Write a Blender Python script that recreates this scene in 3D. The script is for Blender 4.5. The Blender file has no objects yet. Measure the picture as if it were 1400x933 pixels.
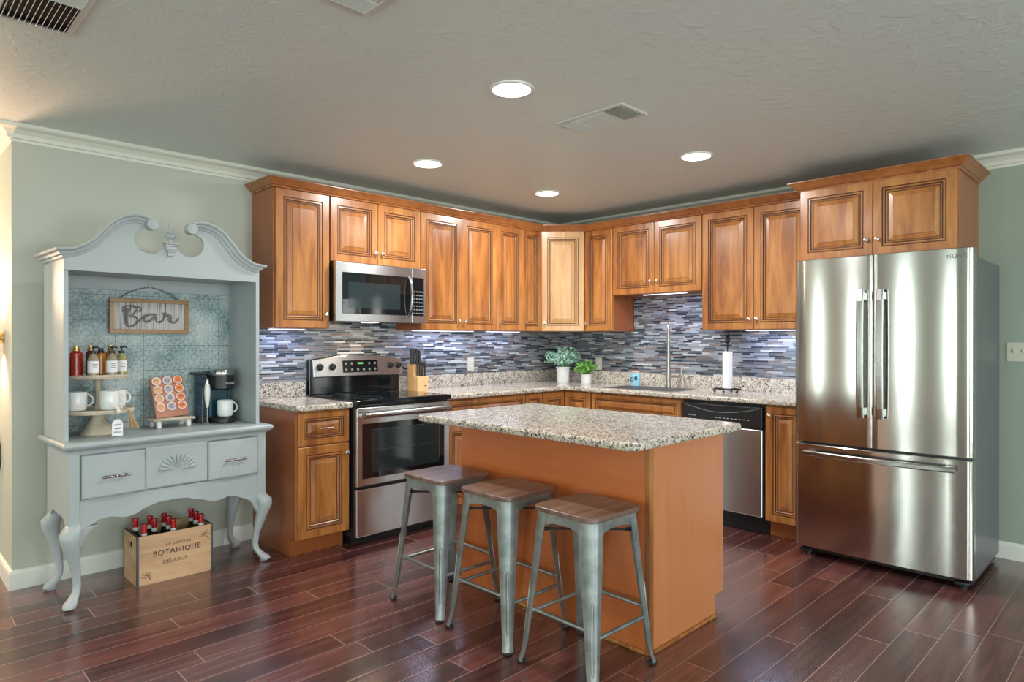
import bpy, bmesh, math, random
from mathutils import Vector, Matrix
R = math.radians
PI = math.pi
random.seed(7)
sc = bpy.context.scene
COL = sc.collection

# ---------------------------------------------------------------- camera, world, light, exposure
cam_d = bpy.data.cameras.new('camera'); cam = bpy.data.objects.new('camera', cam_d); COL.objects.link(cam)
cam_d.sensor_width = 36; cam_d.lens = 896.7 / 1400 * 36
cam_d.clip_start = 0.05
cam.location = (-5.0196, -4.4024, 1.3494)
cam.rotation_euler = (R(90 - 0.111), R(-0.03), R(45.2619 - 90))
sc.camera = cam
sc.view_settings.view_transform = 'Standard'
sc.view_settings.look = 'None'
sc.view_settings.gamma = 1
sc.view_settings.use_curve_mapping = False
sc.view_settings.exposure = 0.0

ZC = 2.505          # ceiling height
XL, YF, YH = -8.6, -7.6, 2.6   # far left wall, wall behind the camera, end of the side hall
XE = -4.448        # left end of the back wall

wd = bpy.data.worlds.new('World'); sc.world = wd; wd.use_nodes = True
bg = wd.node_tree.nodes['Background']
bg.inputs[0].default_value = (0.72, 0.86, 0.80, 1); bg.inputs[1].default_value = 2.2

def area(name, loc, rot, sx, sy, energy, col=(1, 1, 1), spread=180):
    l = bpy.data.lights.new(name, 'AREA'); l.shape = 'RECTANGLE'; l.size = sx; l.size_y = sy
    l.energy = energy; l.color = col; l.spread = R(spread)
    o = bpy.data.objects.new(name, l); COL.objects.link(o); o.location = loc; o.rotation_euler = rot
    return o
# daylight coming in through the windows (window openings listed here; walls are cut round them)
WIN_LEFT = [(-6.6, -4.9), (-3.15, -2.95), (-1.95, -1.65), (-.30, -.12), (.95, 1.15)]      # y ranges in the far left wall
WIN_FRONT = [(-6.6, -4.6), (-3.3, -1.3)]                 # x ranges in the wall behind the camera
WZ0, WZ1 = 0.35, 2.25
for a, b in WIN_LEFT:
    area('window_daylight', (XL + .03, (a + b) / 2, (WZ0 + WZ1) / 2), (0, R(-90), 0), WZ1 - WZ0, b - a, (44 if b - a > 1 else 64) * (b - a), (.86, 1.0, .94))
for a, b in WIN_FRONT:
    area('window_daylight', ((a + b) / 2, YF + .03, (WZ0 + WZ1) / 2), (R(90), 0, 0), b - a, WZ1 - WZ0, 78, (.93, .98, 1.0))

# ---------------------------------------------------------------- materials
MATS = {}
def nodes(name):
    m = bpy.data.materials.new(name); m.use_nodes = True
    nt = m.node_tree; b = nt.nodes['Principled BSDF']
    return m, nt, b
def N(nt, t, **kw):
    n = nt.nodes.new(t)
    for k, v in kw.items():
        if hasattr(n, k) and not k.startswith('i_'): setattr(n, k, v)
        elif k.startswith('i_'): n.inputs[k[2:].replace('_', ' ')].default_value = v
    return n
def Lk(nt, a, b): nt.links.new(a, b)
def simple(name, col, rough=.5, metal=0, **kw):
    m, nt, b = nodes(name)
    b.inputs['Base Color'].default_value = (*col, 1); b.inputs['Roughness'].default_value = rough
    b.inputs['Metallic'].default_value = metal
    for k, v in kw.items(): b.inputs[k].default_value = v
    MATS[name] = m; return m
def ramp(nt, stops, interp='LINEAR'):
    r = nt.nodes.new('ShaderNodeValToRGB'); cr = r.color_ramp; cr.interpolation = interp
    while len(cr.elements) < len(stops): cr.elements.new(.5)
    for e, (p, c) in zip(cr.elements, stops): e.position = p; e.color = (*c, 1)
    return r
def math_(nt, op, a, b=None, c=None):
    n = nt.nodes.new('ShaderNodeMath'); n.operation = op
    for i, v in enumerate((a, b, c)):
        if v is None: continue
        if isinstance(v, (int, float)): n.inputs[i].default_value = v
        else: nt.links.new(v, n.inputs[i])
    return n.outputs[0]
def mapping(nt, scale=(1, 1, 1), rot=(0, 0, 0), src='Object'):
    tc = nt.nodes.new('ShaderNodeTexCoord'); mp = nt.nodes.new('ShaderNodeMapping')
    mp.inputs['Scale'].default_value = scale; mp.inputs['Rotation'].default_value = rot
    nt.links.new(tc.outputs[src], mp.inputs[0]); return mp.outputs[0]
def bump(nt, b, h, strength=.2, dist=.01):
    n = nt.nodes.new('ShaderNodeBump'); n.inputs['Strength'].default_value = strength; n.inputs['Distance'].default_value = dist
    nt.links.new(h, n.inputs['Height']); nt.links.new(n.outputs[0], b.inputs['Normal'])

def wood(name, dark, mid, light, scale=(9, 9, 1.1), rough=.32, contrast=1.0, random_shift=True, blotch=2.2, rot=(0, 0, 0)):
    m, nt, b = nodes(name)
    v = mapping(nt, scale, rot)
    if random_shift:
        oi = nt.nodes.new('ShaderNodeObjectInfo')
        ad = nt.nodes.new('ShaderNodeVectorMath'); ad.operation = 'ADD'
        cb = nt.nodes.new('ShaderNodeCombineXYZ')
        k = math_(nt, 'MULTIPLY', oi.outputs['Random'], 37.0)
        for i in range(3): nt.links.new(k, cb.inputs[i])
        nt.links.new(v, ad.inputs[0]); nt.links.new(cb.outputs[0], ad.inputs[1]); v = ad.outputs[0]
    n1 = N(nt, 'ShaderNodeTexNoise'); n1.inputs['Scale'].default_value = 1.6; n1.inputs['Detail'].default_value = 7; n1.inputs['Roughness'].default_value = .62; n1.inputs['Distortion'].default_value = .8
    n2 = N(nt, 'ShaderNodeTexNoise'); n2.inputs['Scale'].default_value = blotch; n2.inputs['Detail'].default_value = 2
    nt.links.new(v, n1.inputs['Vector'])
    v2 = mapping(nt, (1, 1, .45), rot)
    nt.links.new(v2, n2.inputs['Vector'])
    s = math_(nt, 'ADD', math_(nt, 'MULTIPLY', n1.outputs['Fac'], .6), math_(nt, 'MULTIPLY', n2.outputs['Fac'], .4))
    r = ramp(nt, [(.5 - .16 / contrast, dark), (.5, mid), (.5 + .16 / contrast, light)])
    nt.links.new(s, r.inputs[0]); nt.links.new(r.outputs[0], b.inputs['Base Color'])
    b.inputs['Roughness'].default_value = rough
    b.inputs['Coat Weight'].default_value = .25; b.inputs['Coat Roughness'].default_value = .18
    MATS[name] = m; return m

wood('cabinet_wood', (.215, .068, .017), (.385, .145, .036), (.52, .23, .066), contrast=1.25)
wood('cabinet_side_wood', (.27, .075, .02), (.34, .098, .027), (.41, .125, .036), contrast=.7)
wood('island_wood', (.44, .112, .028), (.54, .148, .040), (.63, .185, .055), scale=(1.2, 1.2, 9), contrast=.7)
wood('island_end_wood', (.50, .18, .065), (.56, .205, .078), (.62, .24, .094), contrast=.7)
wood('seat_wood', (.085, .048, .036), (.175, .105, .08), (.28, .18, .14), scale=(1.0, 14, 14), rough=.36, contrast=1.4)
wood('crate_wood', (.42, .24, .12), (.56, .34, .18), (.68, .44, .25), scale=(1.5, 1.5, 10), rough=.6)
wood('sign_frame_wood', (.26, .14, .06), (.38, .22, .10), (.46, .28, .14), rough=.6)
wood('pale_wood', (.42, .35, .26), (.56, .48, .37), (.66, .58, .46), rough=.65)
wood('knife_block_wood', (.58, .34, .15), (.70, .44, .21), (.78, .52, .28), rough=.4)
wood('crown_wood', (.22, .065, .016), (.34, .115, .030), (.46, .175, .05))
simple('glaze', (.11, .042, .020), .45)
simple('white_trim', (.72, .74, .64), .45)
simple('trim_white', (.78, .80, .74), .4)
simple('nickel', (.72, .70, .66), .22, 1)
simple('faucet_metal', (.55, .53, .49), .3, 1)
simple('black_metal', (.02, .02, .02), .4, .6)
simple('black_plastic', (.012, .013, .015), .35)
simple('black_gloss', (.006, .008, .010), .05)
simple('black_glass', (.004, .006, .007), .03, 0, **{'Specular IOR Level': .8})
simple('window_grey', (.020, .030, .034), .06)
simple('painted_cavity_shade', (.006, .006, .006), .8)  # near-black colour standing in for shade inside recesses
simple('white_ceramic', (.80, .82, .80), .15)
simple('white_label', (.82, .82, .84), .5)
simple('paper', (.86, .86, .88), .8)
simple('gold', (.65, .45, .17), .3, 1)
simple('red_glass', (.30, .018, .010), .12)
simple('amber_glass', (.45, .17, .025), .12)
simple('olive_glass', (.33, .30, .12), .12)
simple('wine_glass_bottle', (.010, .018, .012), .08)
simple('red_foil', (.42, .010, .015), .28, .3)
simple('grey_label', (.58, .60, .58), .5)
simple('ink', (.045, .035, .03), .6)
simple('faded_ink', (.20, .12, .07), .7)
simple('iron_strap', (.12, .13, .14), .45, .7)
simple('chain_grey', (.20, .21, .21), .5, .3)
simple('copper_board', (.42, .17, .11), .45, .2)
simple('pod_orange', (.78, .19, .03), .45)
simple('pod_peach', (.72, .33, .18), .45)
simple('pod_lilac', (.40, .35, .40), .45)
simple('pod_rim', (.80, .76, .72), .4)
simple('twine', (.50, .34, .18), .9)
simple('bead_white', (.78, .76, .72), .6)
simple('plate_ivory', (.62, .62, .50), .4)
simple('leaf_teal', (.38, .62, .52), .5)
simple('leaf_green', (.17, .40, .08), .5)
simple('soap_blue', (.30, .62, .70), .3)
simple('soap_orange', (.60, .16, .06), .4)
simple('navy', (.02, .06, .16), .4)
simple('brewer_blue', (.008, .055, .085), .3)
simple('display_green', (.02, .08, .02), .3)
simple('vent_grey', (.60, .60, .55), .5)
simple('led_off_white', (.8, .8, .8), .5)
simple('rubber', (.02, .022, .025), .7)
def glassm(name, col, rough=.03):
    m, nt, b = nodes(name); b.inputs['Base Color'].default_value = (*col, 1); b.inputs['Transmission Weight'].default_value = .92
    b.inputs['Roughness'].default_value = rough; b.inputs['IOR'].default_value = 1.2; MATS[name] = m
glassm('clear_glass', (.86, .90, .90)); glassm('smoke_plastic', (.30, .42, .50), .1)
def emis(name, col, s):
    m, nt, b = nodes(name); b.inputs['Base Color'].default_value = (*col, 1)
    b.inputs['Emission Color'].default_value = (*col, 1); b.inputs['Emission Strength'].default_value = s; MATS[name] = m
emis('lamp_lens', (1, .98, .95), 14)
emis('led_strip', (.85, .86, 1), 5)
emis('sconce_glow', (1, .80, .50), 14)
emis('digits', (.12, .5, .15), .25); emis('lamp_warm', (1, .8, .6), 4)

def painted(name, col, var=.05, rough=.5):
    m, nt, b = nodes(name)
    v = mapping(nt, (1, 1, 1))
    n = N(nt, 'ShaderNodeTexNoise'); n.inputs['Scale'].default_value = 60; n.inputs['Detail'].default_value = 3
    Lk(nt, v, n.inputs['Vector'])
    b.inputs['Base Color'].default_value = (*col, 1); b.inputs['Roughness'].default_value = rough
    bump(nt, b, n.outputs['Fac'], .12, .004); MATS[name] = m
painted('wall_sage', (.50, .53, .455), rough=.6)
painted('wall_sage_shaded', (.325, .395, .32), rough=.6)  # same sage paint, with the right wall's shade put into the colour
painted('hutch_paint', (.405, .458, .468), rough=.42)
def ceiling_mat():
    m, nt, b = nodes('ceiling_paint')
    v = mapping(nt, (1, 1, 1))
    n = N(nt, 'ShaderNodeTexNoise'); n.inputs['Scale'].default_value = 9; n.inputs['Detail'].default_value = 6; n.inputs['Distortion'].default_value = 1.6
    Lk(nt, v, n.inputs['Vector'])
    r = ramp(nt, [(.52, (0, 0, 0)), (.60, (1, 1, 1))]); Lk(nt, n.outputs['Fac'], r.inputs[0])
    b.inputs['Base Color'].default_value = (.62, .68, .65, 1); b.inputs['Roughness'].default_value = .42
    bump(nt, b, r.outputs[0], .22, .006); MATS['ceiling_paint'] = m
ceiling_mat()

def steel(name, col=(.53, .515, .49), rough=.15, axis='Z', streak=(2, 2, 160), var=.05, an=.75):
    m, nt, b = nodes(name)
    b.inputs['Base Color'].default_value = (*col, 1); b.inputs['Metallic'].default_value = 1
    v = mapping(nt, streak)
    n = N(nt, 'ShaderNodeTexNoise'); n.inputs['Scale'].default_value = 3; n.inputs['Detail'].default_value = 2
    Lk(nt, v, n.inputs['Vector'])
    Lk(nt, math_(nt, 'ADD', math_(nt, 'MULTIPLY', n.outputs['Fac'], var), rough - var / 2), b.inputs['Roughness'])
    b.inputs['Anisotropic'].default_value = an
    b.inputs['Anisotropic Rotation'].default_value = .25
    t = N(nt, 'ShaderNodeTangent'); t.direction_type = 'RADIAL'; t.axis = axis
    Lk(nt, t.outputs[0], b.inputs['Tangent']); MATS[name] = m
steel('stainless'); steel('stainless_pale', (.52, .52, .53), .26)
steel('stainless_handle', (.42, .43, .42), .20, an=0)
steel('steel_side', (.16, .17, .18), .45, an=0)
simple('fridge_side', (.17, .175, .185), .38, .35)
def galv():
    m, nt, b = nodes('gunmetal')
    v = mapping(nt, (1, 1, 1))
    n = N(nt, 'ShaderNodeTexNoise'); n.inputs['Scale'].default_value = 14; n.inputs['Detail'].default_value = 5
    Lk(nt, v, n.inputs['Vector'])
    r = ramp(nt, [(.35, (.22, .25, .245)), (.65, (.36, .39, .385))]); Lk(nt, n.outputs['Fac'], r.inputs[0])
    Lk(nt, r.outputs[0], b.inputs['Base Color']); b.inputs['Metallic'].default_value = .75
    b.inputs['Roughness'].default_value = .44; MATS['gunmetal'] = m
galv()

def granite():
    m, nt, b = nodes('granite')
    v = mapping(nt, (1, 1, 1))
    vo = N(nt, 'ShaderNodeTexVoronoi'); vo.inputs['Scale'].default_value = 150; Lk(nt, v, vo.inputs['Vector'])
    sp = nt.nodes.new('ShaderNodeSeparateColor'); Lk(nt, vo.outputs['Color'], sp.inputs[0])
    r = ramp(nt, [(0, (.045, .035, .03)), (.055, (.20, .16, .13)), (.20, (.36, .31, .27)), (.34, (.50, .45, .38)), (.55, (.62, .57, .48)), (.78, (.72, .68, .60))], 'CONSTANT')
    n = N(nt, 'ShaderNodeTexNoise'); n.inputs['Scale'].default_value = 22; n.inputs['Detail'].default_value = 5; Lk(nt, v, n.inputs['Vector'])
    f = math_(nt, 'ADD', sp.outputs[0], math_(nt, 'MULTIPLY', math_(nt, 'SUBTRACT', n.outputs['Fac'], .5), .9))
    Lk(nt, f, r.inputs[0])
    Lk(nt, r.outputs[0], b.inputs['Base Color']); b.inputs['Roughness'].default_value = .12; MATS['granite'] = m
granite()

def mosaic():
    m, nt, b = nodes('mosaic')
    tc = N(nt, 'ShaderNodeTexCoord'); sx = N(nt, 'ShaderNodeSeparateXYZ'); Lk(nt, tc.outputs['Object'], sx.inputs[0])
    H = .0138
    zr = math_(nt, 'DIVIDE', sx.outputs[2], H); row = math_(nt, 'FLOOR', zr); fz = math_(nt, 'FRACT', zr)
    w1 = N(nt, 'ShaderNodeTexWhiteNoise'); w1.noise_dimensions = '1D'; Lk(nt, row, w1.inputs['W'])
    w2 = N(nt, 'ShaderNodeTexWhiteNoise'); w2.noise_dimensions = '1D'; Lk(nt, math_(nt, 'ADD', row, 71.3), w2.inputs['W'])
    xs = math_(nt, 'ADD', sx.outputs[0], math_(nt, 'MULTIPLY', w1.outputs['Value'], .6))
    ln = math_(nt, 'ADD', math_(nt, 'MULTIPLY', w2.outputs['Value'], .07), .065)
    xr = math_(nt, 'DIVIDE', xs, ln); cell = math_(nt, 'FLOOR', xr); fx = math_(nt, 'FRACT', xr)
    cb = N(nt, 'ShaderNodeCombineXYZ'); Lk(nt, row, cb.inputs[0]); Lk(nt, cell, cb.inputs[1])
    w3 = N(nt, 'ShaderNodeTexWhiteNoise'); w3.noise_dimensions = '2D'; Lk(nt, cb.outputs[0], w3.inputs['Vector'])
    r = ramp(nt, [(0, (.030, .040, .055)), (.17, (.075, .095, .12)), (.33, (.14, .165, .19)), (.46, (.16, .135, .13)), (.55, (.24, .265, .30)), (.68, (.31, .34, .37)), (.86, (.52, .55, .57)), (.94, (.22, .18, .165))], 'CONSTANT')
    Lk(nt, w3.outputs['Value'], r.inputs[0])
    gz = math_(nt, 'LESS_THAN', fz, .10)
    gx = math_(nt, 'LESS_THAN', math_(nt, 'MULTIPLY', fx, ln), .0018)
    g = math_(nt, 'MAXIMUM', gz, gx)
    mx = N(nt, 'ShaderNodeMix'); mx.data_type = 'RGBA'; Lk(nt, g, mx.inputs[0]); Lk(nt, r.outputs[0], mx.inputs[6]); mx.inputs[7].default_value = (.30, .30, .31, 1)
    Lk(nt, mx.outputs[2], b.inputs['Base Color'])
    Lk(nt, math_(nt, 'ADD', math_(nt, 'MULTIPLY', g, .5), .13), b.inputs['Roughness'])
    bump(nt, b, math_(nt, 'SUBTRACT', 1.0, g), .35, .002)
    MATS['mosaic'] = m
mosaic()

def floor_mat():
    m, nt, b = nodes('floor_planks')
    tc = N(nt, 'ShaderNodeTexCoord'); sx = N(nt, 'ShaderNodeSeparateXYZ'); Lk(nt, tc.outputs['Object'], sx.inputs[0])
    W = .1405
    yr = math_(nt, 'DIVIDE', math_(nt, 'ADD', sx.outputs[1], 20.0 * W + 3.80 - 27 * W + 27 * W), W)
    row = math_(nt, 'FLOOR', yr); fy = math_(nt, 'FRACT', yr)
    w1 = N(nt, 'ShaderNodeTexWhiteNoise'); w1.noise_dimensions = '1D'; Lk(nt, row, w1.inputs['W'])
    xs = math_(nt, 'DIVIDE', math_(nt, 'ADD', sx.outputs[0], math_(nt, 'MULTIPLY', w1.outputs['Value'], 5.0)), 1.4)
    cell = math_(nt, 'FLOOR', xs); fx = math_(nt, 'FRACT', xs)
    cb = N(nt, 'ShaderNodeCombineXYZ'); Lk(nt, row, cb.inputs[0]); Lk(nt, cell, cb.inputs[1])
    w3 = N(nt, 'ShaderNodeTexWhiteNoise'); w3.noise_dimensions = '2D'; Lk(nt, cb.outputs[0], w3.inputs['Vector'])
    v = mapping(nt, (1.6, 22, 1))
    ad = N(nt, 'ShaderNodeVectorMath'); ad.operation = 'ADD'; Lk(nt, v, ad.inputs[0]); Lk(nt, w3.outputs['Color'], ad.inputs[1])
    n = N(nt, 'ShaderNodeTexNoise'); n.inputs['Scale'].default_value = 1.5; n.inputs['Detail'].default_value = 7; n.inputs['Roughness'].default_value = .6
    Lk(nt, ad.outputs[0], n.inputs['Vector'])
    f = math_(nt, 'ADD', math_(nt, 'MULTIPLY', n.outputs['Fac'], .75), math_(nt, 'MULTIPLY', w3.outputs['Value'], .26))
    r = ramp(nt, [(.30, (.028, .010, .011)), (.50, (.090, .028, .026)), (.72, (.20, .066, .055))])
    Lk(nt, f, r.inputs[0])
    e = .012
    gy = math_(nt, 'MAXIMUM', math_(nt, 'LESS_THAN', fy, e), math_(nt, 'GREATER_THAN', fy, 1 - e))
    gx = math_(nt, 'LESS_THAN', fx, .0035)
    g = math_(nt, 'MAXIMUM', gy, gx)
    mx = N(nt, 'ShaderNodeMix'); mx.data_type = 'RGBA'; Lk(nt, g, mx.inputs[0]); Lk(nt, r.outputs[0], mx.inputs[6]); mx.inputs[7].default_value = (.30, .20, .18, 1)
    Lk(nt, mx.outputs[2], b.inputs['Base Color'])
    n2 = N(nt, 'ShaderNodeTexNoise'); n2.inputs['Scale'].default_value = 5; n2.inputs['Detail'].default_value = 3
    v2 = mapping(nt, (1, 3, 1)); Lk(nt, v2, n2.inputs['Vector'])
    Lk(nt, math_(nt, 'ADD', math_(nt, 'MULTIPLY', n2.outputs['Fac'], .14), .17), b.inputs['Roughness'])
    b.inputs['Specular IOR Level'].default_value = .6; b.inputs['Coat Weight'].default_value = .7; b.inputs['Coat Roughness'].default_value = .20
    # bevelled plank edges + hand-scraped waves
    bev = math_(nt, 'MINIMUM', math_(nt, 'MULTIPLY', math_(nt, 'MINIMUM', fy, math_(nt, 'SUBTRACT', 1.0, fy)), 14.0), 1.0)
    n3 = N(nt, 'ShaderNodeTexNoise'); n3.inputs['Scale'].default_value = 2.5; n3.inputs['Detail'].default_value = 0
    v3 = mapping(nt, (1, 7, 1)); Lk(nt, v3, n3.inputs['Vector'])
    h = math_(nt, 'ADD', bev, math_(nt, 'MULTIPLY', n3.outputs['Fac'], 1.6))
    bump(nt, b, h, .20, .003)
    MATS['floor_planks'] = m
floor_mat()

def deco_tile():
    m, nt, b = nodes('deco_tile')
    tc = N(nt, 'ShaderNodeTexCoord'); sx = N(nt, 'ShaderNodeSeparateXYZ'); Lk(nt, tc.outputs['Object'], sx.inputs[0])
    S = .148
    ux = math_(nt, 'SUBTRACT', math_(nt, 'FRACT', math_(nt, 'DIVIDE', math_(nt, 'ADD', sx.outputs[0], .03), S)), .5)
    uz = math_(nt, 'SUBTRACT', math_(nt, 'FRACT', math_(nt, 'DIVIDE', math_(nt, 'ADD', sx.outputs[2], .02), S)), .5)
    def petals(ax, az, k, ph):
        r_ = math_(nt, 'SQRT', math_(nt, 'ADD', math_(nt, 'MULTIPLY', ax, ax), math_(nt, 'MULTIPLY', az, az)))
        an = math_(nt, 'ARCTAN2', az, ax)
        w = math_(nt, 'SINE', math_(nt, 'ADD', math_(nt, 'MULTIPLY', r_, 27.0), math_(nt, 'MULTIPLY', math_(nt, 'COSINE', math_(nt, 'MULTIPLY', an, k)), ph)))
        return w, r_
    w1, r1 = petals(ux, uz, 8.0, 2.2)
    ox = math_(nt, 'SUBTRACT', .5, math_(nt, 'ABSOLUTE', ux)); oz = math_(nt, 'SUBTRACT', .5, math_(nt, 'ABSOLUTE', uz))
    w2, r2 = petals(ox, oz, 8.0, 1.6)
    sel = math_(nt, 'LESS_THAN', r1, r2)
    w = math_(nt, 'ADD', math_(nt, 'MULTIPLY', w1, sel), math_(nt, 'MULTIPLY', w2, math_(nt, 'SUBTRACT', 1.0, sel)))
    n = N(nt, 'ShaderNodeTexNoise'); n.inputs['Scale'].default_value = 5; n.inputs['Detail'].default_value = 4; Lk(nt, tc.outputs['Object'], n.inputs['Vector'])
    f = math_(nt, 'ADD', math_(nt, 'MULTIPLY', w, .08), math_(nt, 'MULTIPLY', n.outputs['Fac'], 1.0))
    r = ramp(nt, [(.30, (.16, .235, .255)), (.42, (.265, .37, .385)), (.55, (.39, .49, .485)), (.75, (.53, .58, .56))])
    Lk(nt, f, r.inputs[0])
    ed = math_(nt, 'GREATER_THAN', math_(nt, 'MAXIMUM', math_(nt, 'ABSOLUTE', ux), math_(nt, 'ABSOLUTE', uz)), .488)
    mx = N(nt, 'ShaderNodeMix'); mx.data_type = 'RGBA'; Lk(nt, ed, mx.inputs[0]); Lk(nt, r.outputs[0], mx.inputs[6]); mx.inputs[7].default_value = (.14, .19, .20, 1)
    Lk(nt, mx.outputs[2], b.inputs['Base Color']); b.inputs['Roughness'].default_value = .35
    bump(nt, b, w, .3, .003); MATS['deco_tile'] = m
deco_tile()
def slats_mat():
    m, nt, b = nodes('whitewashed_slats')
    v = mapping(nt, (120, 1, 3)); n = N(nt, 'ShaderNodeTexNoise'); n.inputs['Scale'].default_value = 1; n.inputs['Detail'].default_value = 3; Lk(nt, v, n.inputs['Vector'])
    r = ramp(nt, [(.36, (.16, .15, .14)), (.44, (.46, .44, .42)), (.6, (.62, .60, .58))]); Lk(nt, n.outputs['Fac'], r.inputs[0])
    Lk(nt, r.outputs[0], b.inputs['Base Color']); b.inputs['Roughness'].default_value = .8; MATS['whitewashed_slats'] = m
slats_mat()

# ---------------------------------------------------------------- mesh helpers
ORG = {}
def M(n): return MATS[n]
class MB:
    def __init__(s): s.bm = bmesh.new()
    def _add(s, t, m=0, mx=None, smooth=False):
        if mx is not None: t.transform(mx)
        for f in t.faces:
            if m is not None: f.material_index = m
            f.smooth = smooth
        me = bpy.data.meshes.new('tmp'); t.to_mesh(me); t.free(); s.bm.from_mesh(me); bpy.data.meshes.remove(me)
        return s
    def box(s, x0, x1, y0, y1, z0, z1, b=0, m=0, mx=None, seg=2):
        t = bmesh.new(); bmesh.ops.create_cube(t, size=1)
        for v in t.verts: v.co = Vector(((x0 + x1) / 2 + v.co.x * (x1 - x0), (y0 + y1) / 2 + v.co.y * (y1 - y0), (z0 + z1) / 2 + v.co.z * (z1 - z0)))
        if b: bmesh.ops.bevel(t, geom=t.edges[:], offset=b, segments=seg, profile=.5, affect='EDGES')
        return s._add(t, m, mx)
    def loft(s, rings, m=0, closed=True, caps=True, smooth=True, mx=None, loop=False):
        t = bmesh.new(); vs = [[t.verts.new(p) for p in r] for r in rings]; n = len(rings[0])
        ms = m if isinstance(m, (list, tuple)) else None
        pairs = list(zip(vs[:-1], vs[1:])) + ([(vs[-1], vs[0])] if loop else [])
        for k, (a, b) in enumerate(pairs):
            for i in range(n if closed else n - 1):
                j = (i + 1) % n
                f = t.faces.new((a[i], a[j], b[j], b[i]))
                if ms: f.material_index = ms[k]
        if caps and closed and not loop:
            f = t.faces.new(vs[0][::-1]); f2 = t.faces.new(vs[-1])
            if ms: f.material_index = ms[0]; f2.material_index = ms[-1]
        bmesh.ops.recalc_face_normals(t, faces=t.faces[:])
        return s._add(t, None if ms else m, mx, smooth)
    def lathe(s, prof, c=(0, 0, 0), seg=20, m=0, axis='z', mx=None, smooth=True, ring=False):
        rings = []
        if ring: prof = list(prof) + [prof[0]]
        for r, z in prof:
            ring = []
            for i in range(seg):
                a = 2 * PI * i / seg; x, y = max(r, 1e-4) * math.cos(a), max(r, 1e-4) * math.sin(a)
                p = {'z': (x, y, z), 'y': (x, z, y), 'x': (z, x, y)}[axis]
                ring.append((p[0] + c[0], p[1] + c[1], p[2] + c[2]))
            rings.append(ring)
        return s.loft(rings, m, smooth=smooth, mx=mx, caps=not ring)
    def cyl(s, c, r, z0, z1, m=0, axis='z', seg=20, mx=None, b=0):
        pr = [(r, z0), (r, z1)] if not b else [(r - b, z0), (r, z0 + b), (r, z1 - b), (r - b, z1)]
        return s.lathe(pr, c, seg, m, axis, mx)
    def tube(s, pts, r, seg=8, m=0, mx=None, closed=False):
        pts = [Vector(p) for p in pts]; n = len(pts); rr = r if isinstance(r, (list, tuple)) else [r] * n
        rings = []; up = None
        for i, p in enumerate(pts):
            if closed: d = (pts[(i + 1) % n] - pts[i - 1])
            else: d = (pts[min(i + 1, n - 1)] - pts[max(i - 1, 0)])
            d.normalize()
            if up is None: up = Vector((0, 0, 1)) if abs(d.z) < .9 else Vector((1, 0, 0))
            a = d.cross(up); a.normalize(); bb = a.cross(d); bb.normalize(); up = bb
            rings.append([tuple(p + a * math.cos(2 * PI * k / seg) * rr[i] + bb * math.sin(2 * PI * k / seg) * rr[i]) for k in range(seg)])
        return s.loft(rings, m, mx=mx, loop=closed)
    def prism(s, poly, d0, d1, plane='xz', m=0, b=0, mx=None, smooth=False):
        def P(p, d): return {'xz': (p[0], d, p[1]), 'xy': (p[0], p[1], d), 'yz': (d, p[0], p[1])}[plane]
        t = bmesh.new(); lo = [t.verts.new(P(p, d0)) for p in poly]; hi = [t.verts.new(P(p, d1)) for p in poly]; n = len(poly)
        for i in range(n): t.faces.new((lo[i], lo[(i + 1) % n], hi[(i + 1) % n], hi[i]))
        f1 = t.faces.new(lo[::-1]); f2 = t.faces.new(hi)
        bmesh.ops.recalc_face_normals(t, faces=t.faces[:])
        if b:
            eg = list({e for f in (f1, f2) for e in f.edges}); bmesh.ops.bevel(t, geom=eg, offset=b, segments=2, profile=.5, affect='EDGES')
        return s._add(t, m, mx, smooth)
    def ball(s, c, r, m=0, sx=1, sy=1, sz=1, seg=12, mx=None):
        t = bmesh.new(); bmesh.ops.create_uvsphere(t, u_segments=seg, v_segments=max(6, seg // 2 + 2), radius=r)
        for v in t.verts: v.co = Vector((v.co.x * sx + c[0], v.co.y * sy + c[1], v.co.z * sz + c[2]))
        return s._add(t, m, mx, True)
    def sweep(s, path, prof, m=0, closed=False, side=1):
        """path: 2-D corners; prof: (out, z) closed outline; mitred corners, `side` picks the side that is 'out'"""
        P = [Vector(p) for p in path]; n = len(P); rings = []
        for i in range(n):
            d0 = (P[i] - P[i - 1]).normalized() if (i > 0 or closed) else None
            d1 = (P[(i + 1) % n] - P[i]).normalized() if (i < n - 1 or closed) else None
            if d0 is None: d0 = d1
            if d1 is None: d1 = d0
            n0 = Vector((d0.y, -d0.x)) * side; n1 = Vector((d1.y, -d1.x)) * side
            mt = (n0 + n1).normalized(); k = 1 / max(.2, mt.dot(n0))
            rings.append([(P[i].x + mt.x * k * o, P[i].y + mt.y * k * o, z) for o, z in prof])
        return s.loft(rings, m, smooth=False, loop=closed)
    def build(s, name, mats, parent=None, angle=35):
        me = bpy.data.meshes.new(name)
        if parent is not None:
            o3 = ORG[parent.name]; s.bm.transform(Matrix.Translation(-Vector(o3)))
        bmesh.ops.remove_doubles(s.bm, verts=s.bm.verts[:], dist=1e-6)
        s.bm.to_mesh(me); s.bm.free()
        for mm in (mats if isinstance(mats, (list, tuple)) else [mats]): me.materials.append(M(mm))
        o = bpy.data.objects.new(name, me); COL.objects.link(o)
        if parent is not None: o.parent = parent; ORG[o.name] = ORG[parent.name]
        else: ORG[o.name] = (0, 0, 0)
        try:
            if angle and any(p.use_smooth for p in me.polygons): me.set_sharp_from_angle(angle=R(angle))
        except Exception: pass
        return o
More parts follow.
